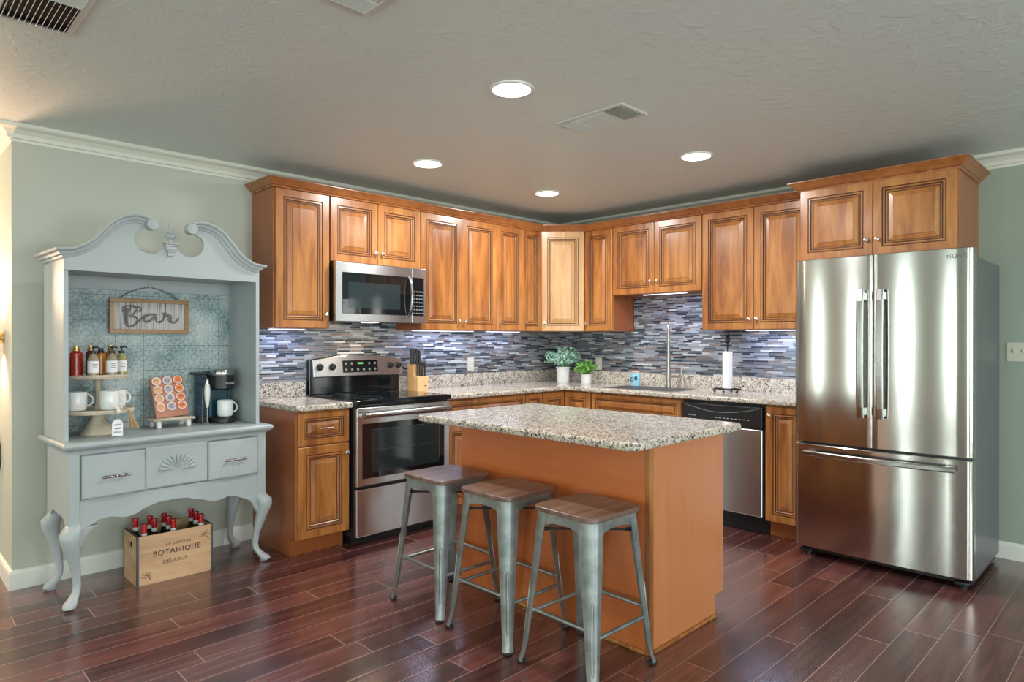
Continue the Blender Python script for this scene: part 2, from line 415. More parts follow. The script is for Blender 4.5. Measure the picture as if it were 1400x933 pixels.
def thing(name, label, cat, org=(0, 0, 0), frame='A', group=None, rot=None):
    """an Empty at the thing's base. frame A: back wall (local = world); frame B: right wall, local x runs along it, local -y out of it"""
    o = bpy.data.objects.new(name, None); COL.objects.link(o); o.empty_display_size = .1
    x, y, z = org
    if frame == 'A': o.location = (x, y, z); rz = 0
    elif frame == 'B': o.location = (y, -x, z); rz = -PI / 2
    elif frame == 'H':
        w = HM @ Vector((x, y, z)); o.location = w; rz = HA
    else: rz = 0
    o.rotation_euler = (0, 0, rz if rot is None else rot)
    ORG[o.name] = (x, y, z); o['label'] = label; o['category'] = cat
    if group: o['group'] = group
    return o
def solo(o, label, cat, group=None):
    o['label'] = label; o['category'] = cat
    if group: o['group'] = group
    return o
def solo_at(mb, name, mats, label, cat, org, frame='A', group=None):
    """a thing that is one mesh, built in frame coordinates, origin at org"""
    mb.bm.transform(Matrix.Translation(-Vector(org)))
    o = mb.build(name, mats); x, y, z = org
    if frame == 'A': o.location = (x, y, z)
    elif frame == 'B': o.location = (y, -x, z); o.rotation_euler = (0, 0, -PI / 2)
    elif frame == 'H': o.location = HM @ Vector(org); o.rotation_euler = (0, 0, HA)
    ORG[o.name] = org
    return solo(o, label, cat, group)
def struct(name, mb, mats, parent=None):
    o = mb.build(name, mats, parent); o['kind'] = 'structure'; return o
def text_mesh(name, s, size, mat, parent, loc, rx=90, rz=0, extrude=.0006, align='CENTER', spacing=1.0, shear=0, xscale=1.0):
    c = bpy.data.curves.new('t', 'FONT'); c.body = s; c.size = size; c.extrude = extrude; c.align_x = align; c.align_y = 'CENTER'; c.space_character = spacing; c.shear = shear
    o = bpy.data.objects.new('t', c); COL.objects.link(o)
    dg = bpy.context.evaluated_depsgraph_get(); me = bpy.data.meshes.new_from_object(o.evaluated_get(dg))
    bpy.data.objects.remove(o); bpy.data.curves.remove(c)
    me.transform(Matrix.Translation(Vector(loc) - Vector(ORG[parent.name])) @ Matrix.Rotation(R(rz), 4, 'Z') @ Matrix.Rotation(R(rx), 4, 'X') @ Matrix.Diagonal((xscale, 1, 1, 1)))
    me.name = name; me.materials.clear(); me.materials.append(M(mat))
    ob = bpy.data.objects.new(name, me); COL.objects.link(ob); ob.parent = parent; ORG[ob.name] = ORG[parent.name]; return ob
def dup(root):
    c = root.copy(); COL.objects.link(c)
    for ch in root.children:
        k = ch.copy(); COL.objects.link(k); k.parent = c
        for g in ch.children:
            q = g.copy(); COL.objects.link(q); q.parent = k
    return c

# hutch frame
HA = R(2.5); HM = Matrix.Translation((-4.34, -.068, 0)) @ Matrix.Rotation(HA, 4, 'Z')

# ---------------------------------------------------------------- room shell
struct('floor', MB().box(XL - .1, .12, YF - .1, YH + .1, -.08, 0), 'floor_planks')
struct('ceiling', MB().box(XL - .1, .12, YF - .1, YH + .1, ZC, ZC + .08), 'ceiling_paint')
struct('wall_back', MB().box(XE, 0, 0, .12, 0, ZC), 'wall_sage')
struct('wall_right', MB().box(0, .12, YF, .12, 0, ZC), 'wall_sage_shaded')
struct('wall_hall_side', MB().box(XE, XE + .12, .12, YH, 0, ZC), 'wall_sage')
struct('wall_hall_end', MB().box(XL, XE + .12, YH, YH + .12, 0, ZC), 'wall_sage')
def wall_with_windows(name, mat, lo, hi, wins, axis, pos0, pos1):
    mb = MB()
    def bx(a, b, z0, z1):
        if axis == 'y': mb.box(pos0, pos1, a, b, z0, z1)
        else: mb.box(a, b, pos0, pos1, z0, z1)
    e = lo
    for a, b in wins:
        bx(e, a, 0, ZC); bx(a, b, 0, WZ0); bx(a, b, WZ1, ZC); e = b
    bx(e, hi, 0, ZC)
    return struct(name, mb, mat)
wall_with_windows('wall_left', 'wall_sage', YF, YH, WIN_LEFT, 'y', XL - .12, XL)
wall_with_windows('wall_front', 'wall_sage', XL, 0, WIN_FRONT, 'x', YF - .12, YF)
k = 1
for wins, ax in ((WIN_LEFT, 'y'), (WIN_FRONT, 'x')):
    for a, b in wins:
        mb = MB()
        def wb(u0, u1, d0, d1, z0, z1, m=0):
            if ax == 'y': mb.box(XL - .10 + d0, XL - .10 + d1, u0, u1, z0, z1, 0, m)
            else: mb.box(u0, u1, YF - .10 + d0, YF - .10 + d1, z0, z1, 0, m)
        for u0, u1, z0, z1 in ((a, a + .05, WZ0, WZ1), (b - .05, b, WZ0, WZ1), (a, b, WZ0, WZ0 + .05), (a, b, WZ1 - .05, WZ1), (a, b, (WZ0 + WZ1) / 2 - .02, (WZ0 + WZ1) / 2 + .02)):
            wb(u0, u1, 0, .06, z0, z1)
        wb(a + .05, b - .05, .025, .031, WZ0 + .05, WZ1 - .05, 1)
        struct('window_%d' % k, mb, ['trim_white', 'clear_glass']); k += 1
# crown moulding and baseboards
crown = [(0, ZC - .088), (.006, ZC - .088), (.008, ZC - .074), (.018, ZC - .070), (.024, ZC - .050), (.044, ZC - .030), (.068, ZC - .022), (.074, ZC - .016), (.074, ZC), (0, ZC)]
struct('trim_crown', MB().sweep([(XE, YH), (XE, 0), (0, 0), (0, YF)], crown), 'white_trim')
base = [(0, 0), (.016, 0), (.016, .085), (.012, .098), (.006, .104), (0, .104)]
struct('baseboard_back', MB().sweep([(XE, YH), (XE, 0), (-3.14, 0)], base), 'trim_white')
struct('baseboard_right', MB().sweep([(0, -3.0), (0, YF)], base), 'trim_white')

# mosaic wall tile (kept in two wall-aligned slabs)
mb = MB(); mb.box(-3.125, -.001, -.009, -.001, 1.053, 1.425); mb.box(-2.72, -1.975, -.009, -.001, .93, 1.053)
mb.box(-2.735, -1.975, -.009, -.001, 1.425, 1.50)
solo(mb.build('mosaic_backsplash', 'mosaic'), 'grey and blue strip mosaic tiling on the back wall behind the range', 'wall tiles', None)
mb = MB(); mb.box(.008, 2.70, -.008, 0, 1.052, 1.43); mb.box(.93, 1.785, -.008, 0, 1.43, 1.745)
mb_o = solo_at(mb, 'mosaic_backsplash', 'mosaic', 'grey and blue strip mosaic tiling on the right wall behind the sink', 'wall tiles', (0, 0, 0), 'B')

# ---------------------------------------------------------------- cabinets
def rect_ring(x0, x1, z0, z1, i, y): return [(x0 + i, y, z0 + i), (x1 - i, y, z0 + i), (x1 - i, y, z1 - i), (x0 + i, y, z1 - i)]
def panel(mb, x0, x1, z0, z1, yb, t=.020, mx=None):
    """a raised-panel door or drawer front with dark glazed grooves, face towards -y"""
    s = min(1, min(x1 - x0, z1 - z0) / .27)
    prof = [(0, 0, 0), (0, t - .003, 0), (.003, t, 0), (.050, t, 0), (.053, t - .005, 1), (.056, t - .005, 1), (.059, t - .001, 0), (.066, t - .0005, 0), (.070, t - .008, 1), (.073, t - .008, 1), (.075, t - .0045, 0), (.080, t - .008, 0), (.082, t - .011, 1), (.086, t - .011, 1), (.112, t - .003, 0), (.1135, t - .0015, 1), (.1155, t - .0015, 0)]
    rings = [rect_ring(x0, x1, z0, z1, i * s if i > .003 else i, yb - d) for i, d, _ in prof]
    mb.loft(rings, m=[p[2] for p in prof[1:]], smooth=False, mx=mx)
def knob_mb(x, y, z, mx=None):
    mb = MB(); mb.lathe([(.006, 0), (.005, -.008), (.005, -.013), (.011, -.017), (.0145, -.022), (.0135, -.027), (.007, -.030), (0, -.0305)], (x, y, z), 14, 0, 'y', mx=mx)
    return mb
def bar_pull_mb(x, y, z, L=.095):
    mb = MB()
    for s in (-1, 1): mb.cyl((x + s * L * .4, y, z), .004, 0, -.024, axis='y', seg=8)
    mb.tube([(x - L / 2, y - .026, z), (x + L / 2, y - .026, z)], .0055)
    return mb
WD = ['cabinet_wood', 'glaze']
GAP = .0015
def cabinet(label, frame, x0, x1, z0, z1, depth, fronts, toe=False, ends='', group=None, cat='cabinet', name='wall_cabinet', body='cabinet_side_wood', root=None, yb=-.002):
    """fronts: (kind, x0, x1, z0, z1, knob) knob = (x, z) or 'pull' or None. depth counts the door"""
    t = thing(name, label, cat, ((x0 + x1) / 2, -depth / 2, 0 if toe else z0), frame, group)
    yf = -(depth - .020)
    mb = MB()
    if toe:
        mb.box(x0, x1, yf, yb, .108, z1); mb.box(x0 + (0.0 if 'l' in ends else 0), x1, yf + .075, yb, 0, .108)
    else: mb.box(x0, x1, yf, yb, z0, z1)
    mb.box(x0 + .002, x1 - .002, yf - .0008, yf, (.108 if toe else z0) + .002, z1 - .002, 0, 1)
    mb.build('carcass', [body, 'cabinet_wood'], t)
    for kind, a, b, c, d, kn in fronts:
        m2 = MB(); panel(m2, a + GAP, b - GAP, c + GAP, d - GAP, yf - .001)
        o = m2.build(kind, WD, t)
        if kn == 'pull': bar_pull_mb((a + b) / 2, yf - .021, (c + d) / 2).build('handle', 'nickel', o)
        elif kn: knob_mb(kn[0], yf - .021, kn[1]).build('knob', 'nickel', o)
    if toe:
        m3 = MB(); m3.box(x0, x1, yf + .068, yf + .075, 0, .106); m3.build('toe_kick', 'cabinet_side_wood', t)
    return t
UB, UT, UD = 1.426, 2.335, .330
KZ = UB + .075
G1 = 'maple wall cabinets on the back wall'
cabinet('tall maple wall cabinet at the left end, left of the microwave', 'A', -3.138, -2.742, UB, UT, UD, [('door', -3.128, -2.744, UB, UT, (-2.775, KZ + .02))], group=G1)
cabinet('short two-door maple cabinet directly above the microwave', 'A', -2.740, -1.972, 1.890, UT, UD,
        [('door', -2.738, -2.356, 1.890, UT, (-2.385, 1.972)), ('door', -2.356, -1.974, 1.890, UT, (-2.327, 1.972))], group=G1)
cabinet('two-door maple wall cabinet just right of the microwave', 'A', -1.970, -1.166, UB, UT, UD,
        [('door', -1.968, -1.558, UB, UT, (-1.588, KZ)), ('door', -1.558, -1.167, UB, UT, (-1.528, KZ))], group=G1)
cabinet('narrow maple wall cabinet, second from the corner on the back wall', 'A', -1.165, -.854, UB, UT, UD, [('door', -1.165, -.854, UB, UT, (-1.135, KZ))], group=G1)
cabinet('very narrow maple wall cabinet on the back wall touching the corner cabinet', 'A', -.853, -.612, UB, UT, UD, [('door', -.853, -.612, UB, UT, (-.823, KZ))], group=G1)
G2 = 'maple wall cabinets on the right wall'
cabinet('narrow maple wall cabinet on the sink wall touching the corner cabinet', 'B', .612, .925, UB, UT, UD, [('door', .612, .923, UB, UT, (.640, KZ))], group=G2)
cabinet('short two-door maple cabinet above the sink', 'B', .926, 1.788, 1.738, UT, UD,
        [('door', .928, 1.352, 1.738, UT, (1.322, 1.838)), ('door', 1.352, 1.786, 1.738, UT, (1.384, 1.838))], group=G2)
cabinet('tall two-door maple wall cabinet between sink and refrigerator', 'B', 1.790, 2.636, UB, UT, UD,
        [('door', 1.792, 2.212, UB, UT, (2.182, KZ)), ('door', 2.212, 2.634, UB, UT, (2.242, KZ))], group=G2)
# diagonal corner wall cabinet
t = thing('corner_wall_cabinet', 'diagonal corner wall cabinet with a paler maple door', 'cabinet', (-.3, -.3, UB))
mb = MB(); mb.prism([(0 - .002, -.002), (-.610, -.002), (-.610, -.312), (-.6, -.325), (-.325, -.6), (-.312, -.610), (-.002, -.610)], UB, UT, 'xy'); mb.build('carcass', 'cabinet_wood', t)
wood('corner_door_wood', (.42, .22, .085), (.56, .32, .135), (.66, .41, .20))
dl = math.hypot(.28, .28)
mx = Matrix.Translation((-.61, -.33, 0)) @ Matrix.Rotation(R(-45), 4, 'Z')
mb = MB(); panel(mb, .006, dl - .006, UB + .002, UT - .002, .004, mx=mx); dd = mb.build('door', ['corner_door_wood', 'glaze'], t)
knob_mb(.030, -.0165, KZ, mx).build('knob', 'nickel', dd)
# wood crown along the wall cabinets
wc = [(0, 2.336), (.008, 2.336), (.010, 2.345), (.020, 2.350), (.034, 2.368), (.050, 2.384), (.056, 2.386), (.056, 2.392), (0, 2.392)]
mb = MB(); mb.sweep([(-3.138, 0 - .003), (-3.138, -.325), (-.61, -.325), (-.325, -.61), (-.325, -2.632)], wc, side=1)
mb.prism([(-3.138, -.003), (-3.138, -.325), (-.61, -.325), (-.325, -.61), (-.325, -2.632), (-.003, -2.632), (-.003, -.003)], 2.3365, 2.343, 'xy')
solo(mb.build('cabinet_crown_molding', 'crown_wood'), 'maple crown moulding running along the tops of the wall cabinets', 'moulding')
# fridge cabinet (deeper), own crown
FL, FR, FB, FT, FD = 2.637, 3.530, 1.872, 2.340, .560
t = cabinet('deep two-door maple cabinet above the refrigerator', 'B', FL, FR, FB, FT, FD,
            [('door', FL + .002, (FL + FR) / 2, FB, FT, ((FL + FR) / 2 - .032, FB + .10)), ('door', (FL + FR) / 2, FR - .004, FB, FT, ((FL + FR) / 2 + .032, FB + .10))], name='refrigerator_cabinet')
mb = MB(); mb.sweep([(FL, -.386), (FL, -FD + .015), (FR, -FD + .015), (FR, -.003)], [(o * 1.15, (z - 2.336) * 1.1 + FT - .004) for o, z in wc], side=1)
mb.box(FL, FR, -FD + .015, -.003, FT, FT + .006)
mb.build('crown_molding', 'crown_wood', t)

# base cabinets
CB, CT = .908, .943
BD = .630
G3 = 'maple base cabinets'
cabinet('maple base cabinet with one drawer and door, left of the range', 'A', -3.135, -2.768, 0, CB, BD,
        [('drawer', -3.122, -2.770, .690, .898, 'pull'), ('door', -3.122, -2.770, .112, .684, (-2.798, .622))], toe=True, group=G3, name='base_cabinet')
cabinet('wide maple base cabinet right of the range, mostly behind the island', 'A', -1.962, -1.122, 0, CB, BD,
        [('drawer', -1.960, -1.124, .720, .898, 'pull'), ('door', -1.960, -1.542, .112, .714, (-1.572, .65)), ('door', -1.542, -1.124, .112, .714, (-1.51, .65))], toe=True, group=G3, name='base_cabinet')
cabinet('narrow maple base cabinet on the back wall beside the inside corner', 'A', -1.120, -.917, 0, CB, BD,
        [('drawer', -1.118, -.919, .720, .898, (-1.018, .809)), ('door', -1.118, -.919, .112, .714, (-1.09, .65))], toe=True, group=G3, name='base_cabinet')
t = thing('corner_base_cabinet', 'L-shaped maple corner base cabinet with folding door leaves', 'cabinet', (-.3, -.3, 0))
mb = MB(); L6 = [(-.002, -.002), (-.915, -.002), (-.915, -.61), (-.61, -.61), (-.61, -.915), (-.002, -.915)]
mb.prism(L6, .108, CB, 'xy'); mb.prism([(-.002, -.002), (-.915, -.002), (-.915, -.535), (-.535, -.535), (-.535, -.915), (-.002, -.915)], 0, .108, 'xy'); mb.build('carcass', 'cabinet_wood', t)
mb = MB(); panel(mb, -.913, -.634, .112, .898, -.611); mb.build('door', WD, t)
mb = MB(); panel(mb, .634, .913, .112, .898, -.611, mx=Matrix.Rotation(-PI / 2, 4, 'Z')); mb.build('door', WD, t)
cabinet('wide maple sink base cabinet with a false drawer front', 'B', .917, 1.790, 0, CB, BD,
        [('drawer_front', .930, 1.782, .720, .898, None), ('door', .930, 1.356, .112, .714, (1.326, .65)), ('door', 1.356, 1.782, .112, .714, (1.386, .65))], toe=True, group=G3, name='base_cabinet')
cabinet('slim maple base cabinet between dishwasher and refrigerator', 'B', 2.434, 2.700, 0, CB, BD,
        [('door', 2.436, 2.698, .112, .898, (2.466, .835))], toe=True, group=G3, name='base_cabinet')

# countertops
def slab(mb, poly, z0=CB, z1=CT): mb.prism(poly, z0, z1, 'xy', b=.009)
t = thing('countertop', 'short granite countertop left of the range', 'countertop', (-2.95, -.33, CB))
mb = MB(); slab(mb, [(-3.150, -.002), (-3.150, -.66), (-2.762, -.66), (-2.762, -.002)]); mb.build('worktop', 'granite', t)
mb = MB(); mb.box(-3.150, -2.762, -.025, -.009, CT, 1.052, .002); mb.build('upstand', 'granite', t)
t = thing('countertop', 'L-shaped granite countertop running from the range round the corner to the refrigerator', 'countertop', (-.33, -.33, CB))
mb = MB(); slab(mb, [(-1.966, -.002), (-1.966, -.66), (-.66, -.66), (-.66, -2.700), (-.002, -2.700), (-.002, -.002)]); mb.build('worktop', 'granite', t)
mb = MB(); mb.box(-1.966, -.009, -.025, -.009, CT, 1.052, .002); mb.box(-.025, -.009, -2.700, -.025, CT, 1.052, .002); mb.build('upstand', 'granite', t)
# sink rim set in the worktop
mb = MB()
mb.box(.98, 1.66, -.56, -.17, CT - .004, CT + .0025, .002, 0)
mb.box(1.0, 1.64, -.545, -.185, CT + .0012, CT + .0035, 0, 1)
solo_at(mb, 'kitchen_sink', ['stainless_pale', 'steel_side'], 'stainless undermount sink set in the granite in front of the tall faucet', 'sink', (1.32, -.36, CT), 'B')

# island
IX0, IX1, IY0, IY1 = -2.640, -1.990, -2.832, -1.600
t = thing('kitchen_island', 'reddish wood kitchen island with the bar stools along its side', 'island', (-2.3, -2.2, 0))
mb = MB()
mb.box(IX0 + .008, IX1 - .02, IY0 + .008, IY1 - .008, .108, CB); mb.box(IX0 + .008, IX1 - .095, IY0 + .008, IY1 - .008, 0, .108)
mb.build('body', 'island_wood', t)
mb = MB(); mb.box(IX0, IX0 + .008, IY0 + .02, IY1, 0, CB); mb.build('side_panel', 'island_wood', t)
for ya, yb2 in ((IY0, IY0 + .008), (IY1 - .008, IY1)):
    mb = MB(); mb.prism([(IX0 + .03, 0), (IX0 + .03, CB), (IX1, CB), (IX1, .108), (IX1 - .075, .108), (IX1 - .075, 0)], ya, yb2, 'xz'); mb.build('end_panel', 'island_end_wood', t)
mb = MB(); mb.box(IX0 - .004, IX0 + .03, IY0 - .004, IY0 + .02, 0, CB, .003); mb.build('corner_post', 'cabinet_wood', t)
mb = MB(); mb.box(IX0 - .010, IX0, IY0 + .02, IY1, 0, .018, .004); mb.box(IX0 + .03, IX1 - .075, IY0 - .010, IY0, 0, .018, .004); mb.build('shoe_molding', 'cabinet_wood', t)
for ya, yb2 in ((IY0 + .002, (IY0 + IY1) / 2), ((IY0 + IY1) / 2, IY1 - .002)):
    mb = MB(); panel(mb, ya + GAP, yb2 - GAP, .114, .89, 0, mx=Matrix.Translation((IX1 - .02, 0, 0)) @ Matrix.Rotation(PI / 2, 4, 'Z')); mb.build('door', WD, t)
def rrect(x0, x1, y0, y1, r, n=5):
    p = []
    for cx, cy, a0 in ((x1 - r, y1 - r, 0), (x0 + r, y1 - r, 90), (x0 + r, y0 + r, 180), (x1 - r, y0 + r, 270)):
        for i in range(n + 1):
            a = R(a0 + 90 * i / n); p.append((cx + r * math.cos(a), cy + r * math.sin(a)))
    return p
mb = MB(); mb.prism(rrect(-2.885, -1.955, -2.925, -1.500, .045), CB, CT, 'xy', b=.011)
solo(mb.build('island_countertop', 'granite'), 'granite slab top of the kitchen island', 'countertop')

# ---------------------------------------------------------------- range
t = thing('kitchen_range', 'stainless electric range with black glass cooktop', 'range', (-2.365, -.35, 0))
RX0, RX1 = -2.756, -1.976
RF = -.655
mb = MB(); mb.box(RX0 + .003, RX1 - .003, RF, -.03, .055, .918, .002); mb.box(RX0 + .02, RX1 - .02, RF + .06, -.06, .0, .055); mb.build('body', 'black_plastic', t)
mb = MB(); mb.box(RX0 - .003, RX1 + .003, -.705, -.085, .918, .952, .006)
mb.box(RX0 + .02, RX1 - .02, -.68, -.10, .9515, .9535, 0, 1); mb.build('cooktop', ['black_gloss', 'black_glass'], t)
mb = MB()
for cx, cy, r in ((-2.57, -.53, .10), (-2.16, -.53, .115), (-2.57, -.25, .085), (-2.16, -.25, .085)):
    mb.lathe([(r, .9536), (r, .9539), (r - .004, .9539), (r - .004, .9536)], (cx, cy, 0), 32, ring=True)
mb.build('burner_rings', 'steel_side', t)
# oven door
DY = -.690
mb = MB(); mb.box(RX0 + .004, RX1 - .004, DY, RF - .002, .392, .905, .006); od = mb.build('oven_door', 'stainless_pale', t)
mb = MB(); mb.box(RX0 + .045, RX1 - .055, DY - .004, DY + .004, .440, .800, .003)
mb.build('door_glass', 'black_glass', od)
mb = MB(); mb.box(RX0 + .115, RX1 - .105, DY - .0052, DY - .0035, .475, .755, 0, 0)
mb.build('window', 'window_grey', od)
mb = MB()
mb.box(RX0 + .112, RX0 + .116, DY - .006, DY - .004, .497, .758); mb.box(RX1 - .106, RX1 - .102, DY - .006, DY - .004, .497, .758)
mb.box(RX0 + .112, RX1 - .102, DY - .006, DY - .004, .755, .758); mb.box(RX0 + .112, RX1 - .102, DY - .006, DY - .004, .62, .6225)
mb.build('window_frame', 'steel_side', od)
mb = MB(); mb.tube([(RX0 + .03, DY - .045, .860), (RX1 - .03, DY - .045, .860)], .020, 14)
for x in (RX0 + .04, RX1 - .04): mb.box(x - .013, x + .013, DY - .045, DY + .001, .842, .868, .003)
mb.build('handle', 'stainless_handle', od)
mb = MB(); mb.cyl(((RX0 + RX1) / 2 + .12, DY - .001, .432), .011, 0, -.002, axis='y', seg=20); mb.build('badge', 'steel_side', od)
mb = MB(); mb.box(RX0 + .004, RX1 - .004, DY + .004, RF - .002, .062, .372, .006); dr = mb.build('storage_drawer', 'stainless_pale', t)
# backguard
def arch(x0, x1, z0, z1, rise, n=14):
    p = [(x0, z0), (x1, z0)]
    for i in range(n + 1):
        u = i / n; x = x1 + (x0 - x1) * u; p.append((x, z1 + rise * (1 - (2 * u - 1) ** 2)))
    return p
mb = MB(); mb.prism(arch(RX0 + .006, RX1 - .004, .952, 1.205, .028), -.055, -.012, 'xz', b=.004); mb.build('backguard', 'black_gloss', t)
def tilt(y0, z0, a): return Matrix.Translation((0, y0, z0)) @ Matrix.Rotation(R(a), 4, 'X') @ Matrix.Translation((0, -y0, -z0))
TM = tilt(-.09, 1.085, -8)
mb = MB(); mb.prism(arch(RX0 + .018, RX1 + .004, 1.078, 1.205, .030), -.095, -.052, 'xz', b=.005, mx=TM); cp = mb.build('control_panel', 'stainless_pale', t)
mb = MB(); mb.box(-2.50, -2.20, -.098, -.094, 1.105, 1.195, .001, 0, TM); dsp = mb.build('display', 'black_gloss', cp)
mb = MB()
for i in range(6):
    for j in range(2):
        if 1 < i < 4 and j == 1: continue
        mb.ball((-2.475 + i * .05, -.0985, 1.125 + j * .045), .010, sy=.15, mx=TM, seg=8)
mb.build('buttons', 'chain_grey', dsp)
mb = MB(); mb.box(-2.376, -2.330, -.0988, -.0975, 1.166, 1.178, 0, 0, TM); mb.build('clock_display', 'digits', dsp)
mb = MB()
for x in (-2.685, -2.585, -2.085, -2.010):
    mb = MB(); mb.lathe([(.025, 0), (.025, -.006), (.019, -.010), (.017, -.026), (0, -.027)], (x, -.096, 1.150), 18, 0, 'y', mx=TM)
    mb.box(x - .004, x + .004, -.126, -.118, 1.132, 1.168, .001, 0, TM); mb.build('knob', 'black_plastic', cp)

# ---------------------------------------------------------------- microwave
t = thing('microwave_oven', 'stainless over-the-range microwave with dark glass door', 'microwave', (-2.356, -.2, 1.47))
MX0, MX1, MZ0, MZ1 = -2.738, -1.974, 1.474, 1.884
mb = MB(); mb.box(MX0 + .004, MX1 - .002, -.368, -.012, MZ0 + .004, MZ1, .002); mb.build('body', 'black_plastic', t)
MC = -2.108
mb = MB(); mb.box(MX0, MC - .001, -.402, -.369, MZ0, MZ1, .004); md = mb.build('door', 'stainless_pale', t)
mb = MB(); mb.box(MX0 + .050, MC - .010, -.405, -.400, MZ0 + .055, MZ1 - .070, .001); mb.build('door_glass', 'black_glass', md)
mb = MB(); mb.box(MX0 + .095, MC - .105, -.4058, -.4048, MZ0 + .095, MZ1 - .135); mb.build('window', 'window_grey', md)
mb = MB(); pts = []
for i in range(11):
    u = i / 10; pts.append((MC - .028 + .002 * math.sin(PI * u), -.402 - .045 * math.sin(PI * u) ** .6, MZ0 + .045 + u * .30))
mb.tube(pts, .011, 10); mb.build('handle', 'stainless_handle', md)
mb = MB(); mb.cyl((-2.36, -.402, MZ1 - .040), .011, 0, -.0015, axis='y', seg=20); mb.build('badge', 'nickel', md)
mb = MB(); mb.box(MC + .001, MX1, -.402, -.369, MZ0, MZ1, .004); cpn = mb.build('control_panel', 'stainless_pale', t)
mb = MB(); mb.box(MC + .004, MX1 - .024, -.4045, -.400, MZ0 + .055, MZ1 - .070, .001); kp = mb.build('keypad', 'black_gloss', cpn)
mb = MB()
for i in range(4):
    for j in range(7): mb.box(MC + .014 + i * .024, MC + .029 + i * .024, -.4056, -.4046, MZ0 + .068 + j * .027, MZ0 + .077 + j * .027)
mb.build('buttons', 'chain_grey', kp)

mb = MB(); mb.box(-2.43, -2.33, -.30, -.22, MZ0 - .001, MZ0 + .005); mb.build('cooktop_lamp', 'lamp_warm', t)
l = bpy.data.lights.new('cooktop_lamp_glow', 'AREA'); l.shape = 'RECTANGLE'; l.size = .10; l.size_y = .06; l.energy = 2.2; l.color = (1, .78, .55)
o = bpy.data.objects.new('cooktop_lamp_glow', l); COL.objects.link(o); o.parent = t; o.location = (-2.38 + 2.356, -.26 + .2, -.006)
# ---------------------------------------------------------------- dishwasher
t = thing('dishwasher', 'stainless dishwasher with a black control panel', 'dishwasher', (2.11, -.31, 0), 'B')
DX0, DX1 = 1.797, 2.426
mb = MB(); mb.box(DX0, DX1, -.595, -.01, .11, .903); mb.box(DX0, DX1, -.54, -.01, 0, .11); mb.build('body', 'black_plastic', t)
mb = MB(); mb.box(DX0 + .003, DX1 - .010, -.632, -.596, .125, .728, .006); mb.build('door', 'stainless_pale', t)
mb = MB(); mb.box(DX0 + .003, DX1 - .010, -.637, -.596, .732, .882, .005)
cp = mb.build('control_panel', 'black_plastic', t)
mb = MB(); mb.box(DX0 + .19, DX1 - .06, -.6385, -.636, .835, .868, .001); mb.build('handle_pocket_painted_shade', 'painted_cavity_shade', cp)  # flat dark patch paints the shade of the handle recess
pts = [(DX0 + .02 + u * .58, -.638, .872 - .045 * math.sin(PI * u)) for u in [i / 12 for i in range(13)]]
mb = MB(); mb.tube(pts, .0018, 6); mb.build('trim_line', 'chain_grey', cp)
mb = MB()
for i in range(9): mb.box(DX0 + .27 + i * .030, DX0 + .286 + i * .030, -.6382, -.6368, .786, .790)
mb.build('indicator_marks', 'grey_label', cp)
text_mesh('brand_lettering', 'SAMSUNG', .014, 'grey_label', cp, (DX0 + .085, -.6385, .793))
mb = MB(); mb.box(DX0, DX1 + .006, -.56, -.553, .002, .112); mb.build('toe_panel', 'black_plastic', t)

# ---------------------------------------------------------------- refrigerator
t = thing('refrigerator', 'large stainless french-door refrigerator with bottom freezer', 'refrigerator', (3.19, -.42, 0), 'B')
GX0, GX1 = 2.712, 3.655
mb = MB(); mb.box(GX0 + .006, GX1 - .006, -.745, -.06, .045, 1.805, .006); mb.build('cabinet_body', 'fridge_side', t)
mb = MB(); mb.box(GX0 + .02, GX1 - .02, -.74, -.10, .015, .06)
mb.build('base_grille', 'black_plastic', t)
for x in (GX0 + .06, GX1 - .06):
    mb = MB(); mb.cyl((x, -.75, .012), .022, -.012, .012, seg=14); mb.box(x - .035, x + .035, -.80, -.70, .018, .038, .004); mb.build('foot', 'black_plastic', t)
for x in (GX0 + .05, GX1 - .05):
    mb = MB(); mb.box(x - .03, x + .03, -.80, -.70, 1.80, 1.828, .006); mb.build('hinge_cover', 'black_plastic', t)
def bulge(x): 
    u = (x - (GX0 + GX1) / 2) / ((GX1 - GX0) / 2); return -.832 - .020 * (1 - u * u)
def fridge_door(x0, x1, z0, z1, rl, rr):
    """door slab with bowed front and rounded outer edges, lofted along z"""
    prof = []
    n = 18
    prof.append((x0, -.752)); 
    for i in range(6):
        a = PI / 2 * i / 5; prof.append((x0 + rl * (1 - math.cos(a)), bulge(x0) + rl * .8 * (1 - math.sin(a)) ))
    for i in range(1, n): 
        x = x0 + rl + (x1 - x0 - rl - rr) * i / n; prof.append((x, bulge(x)))
    for i in range(6):
        a = PI / 2 * (1 - i / 5); prof.append((x1 - rr * (1 - math.cos(a)), bulge(x1) + rr * .8 * (1 - math.sin(a))))
    prof.append((x1, -.752))
    mb = MB()
    rings = []
    for z, ins in ((z0, .004), (z0 + .004, 0), (z1 - .004, 0), (z1, .004)):
        rings.append([(min(max(x, x0 + ins), x1 - ins), min(y + ins, -.752), z) for x, y in prof])
    mb.loft(rings, smooth=True); return mb
GM = 3.172
ZF = .703
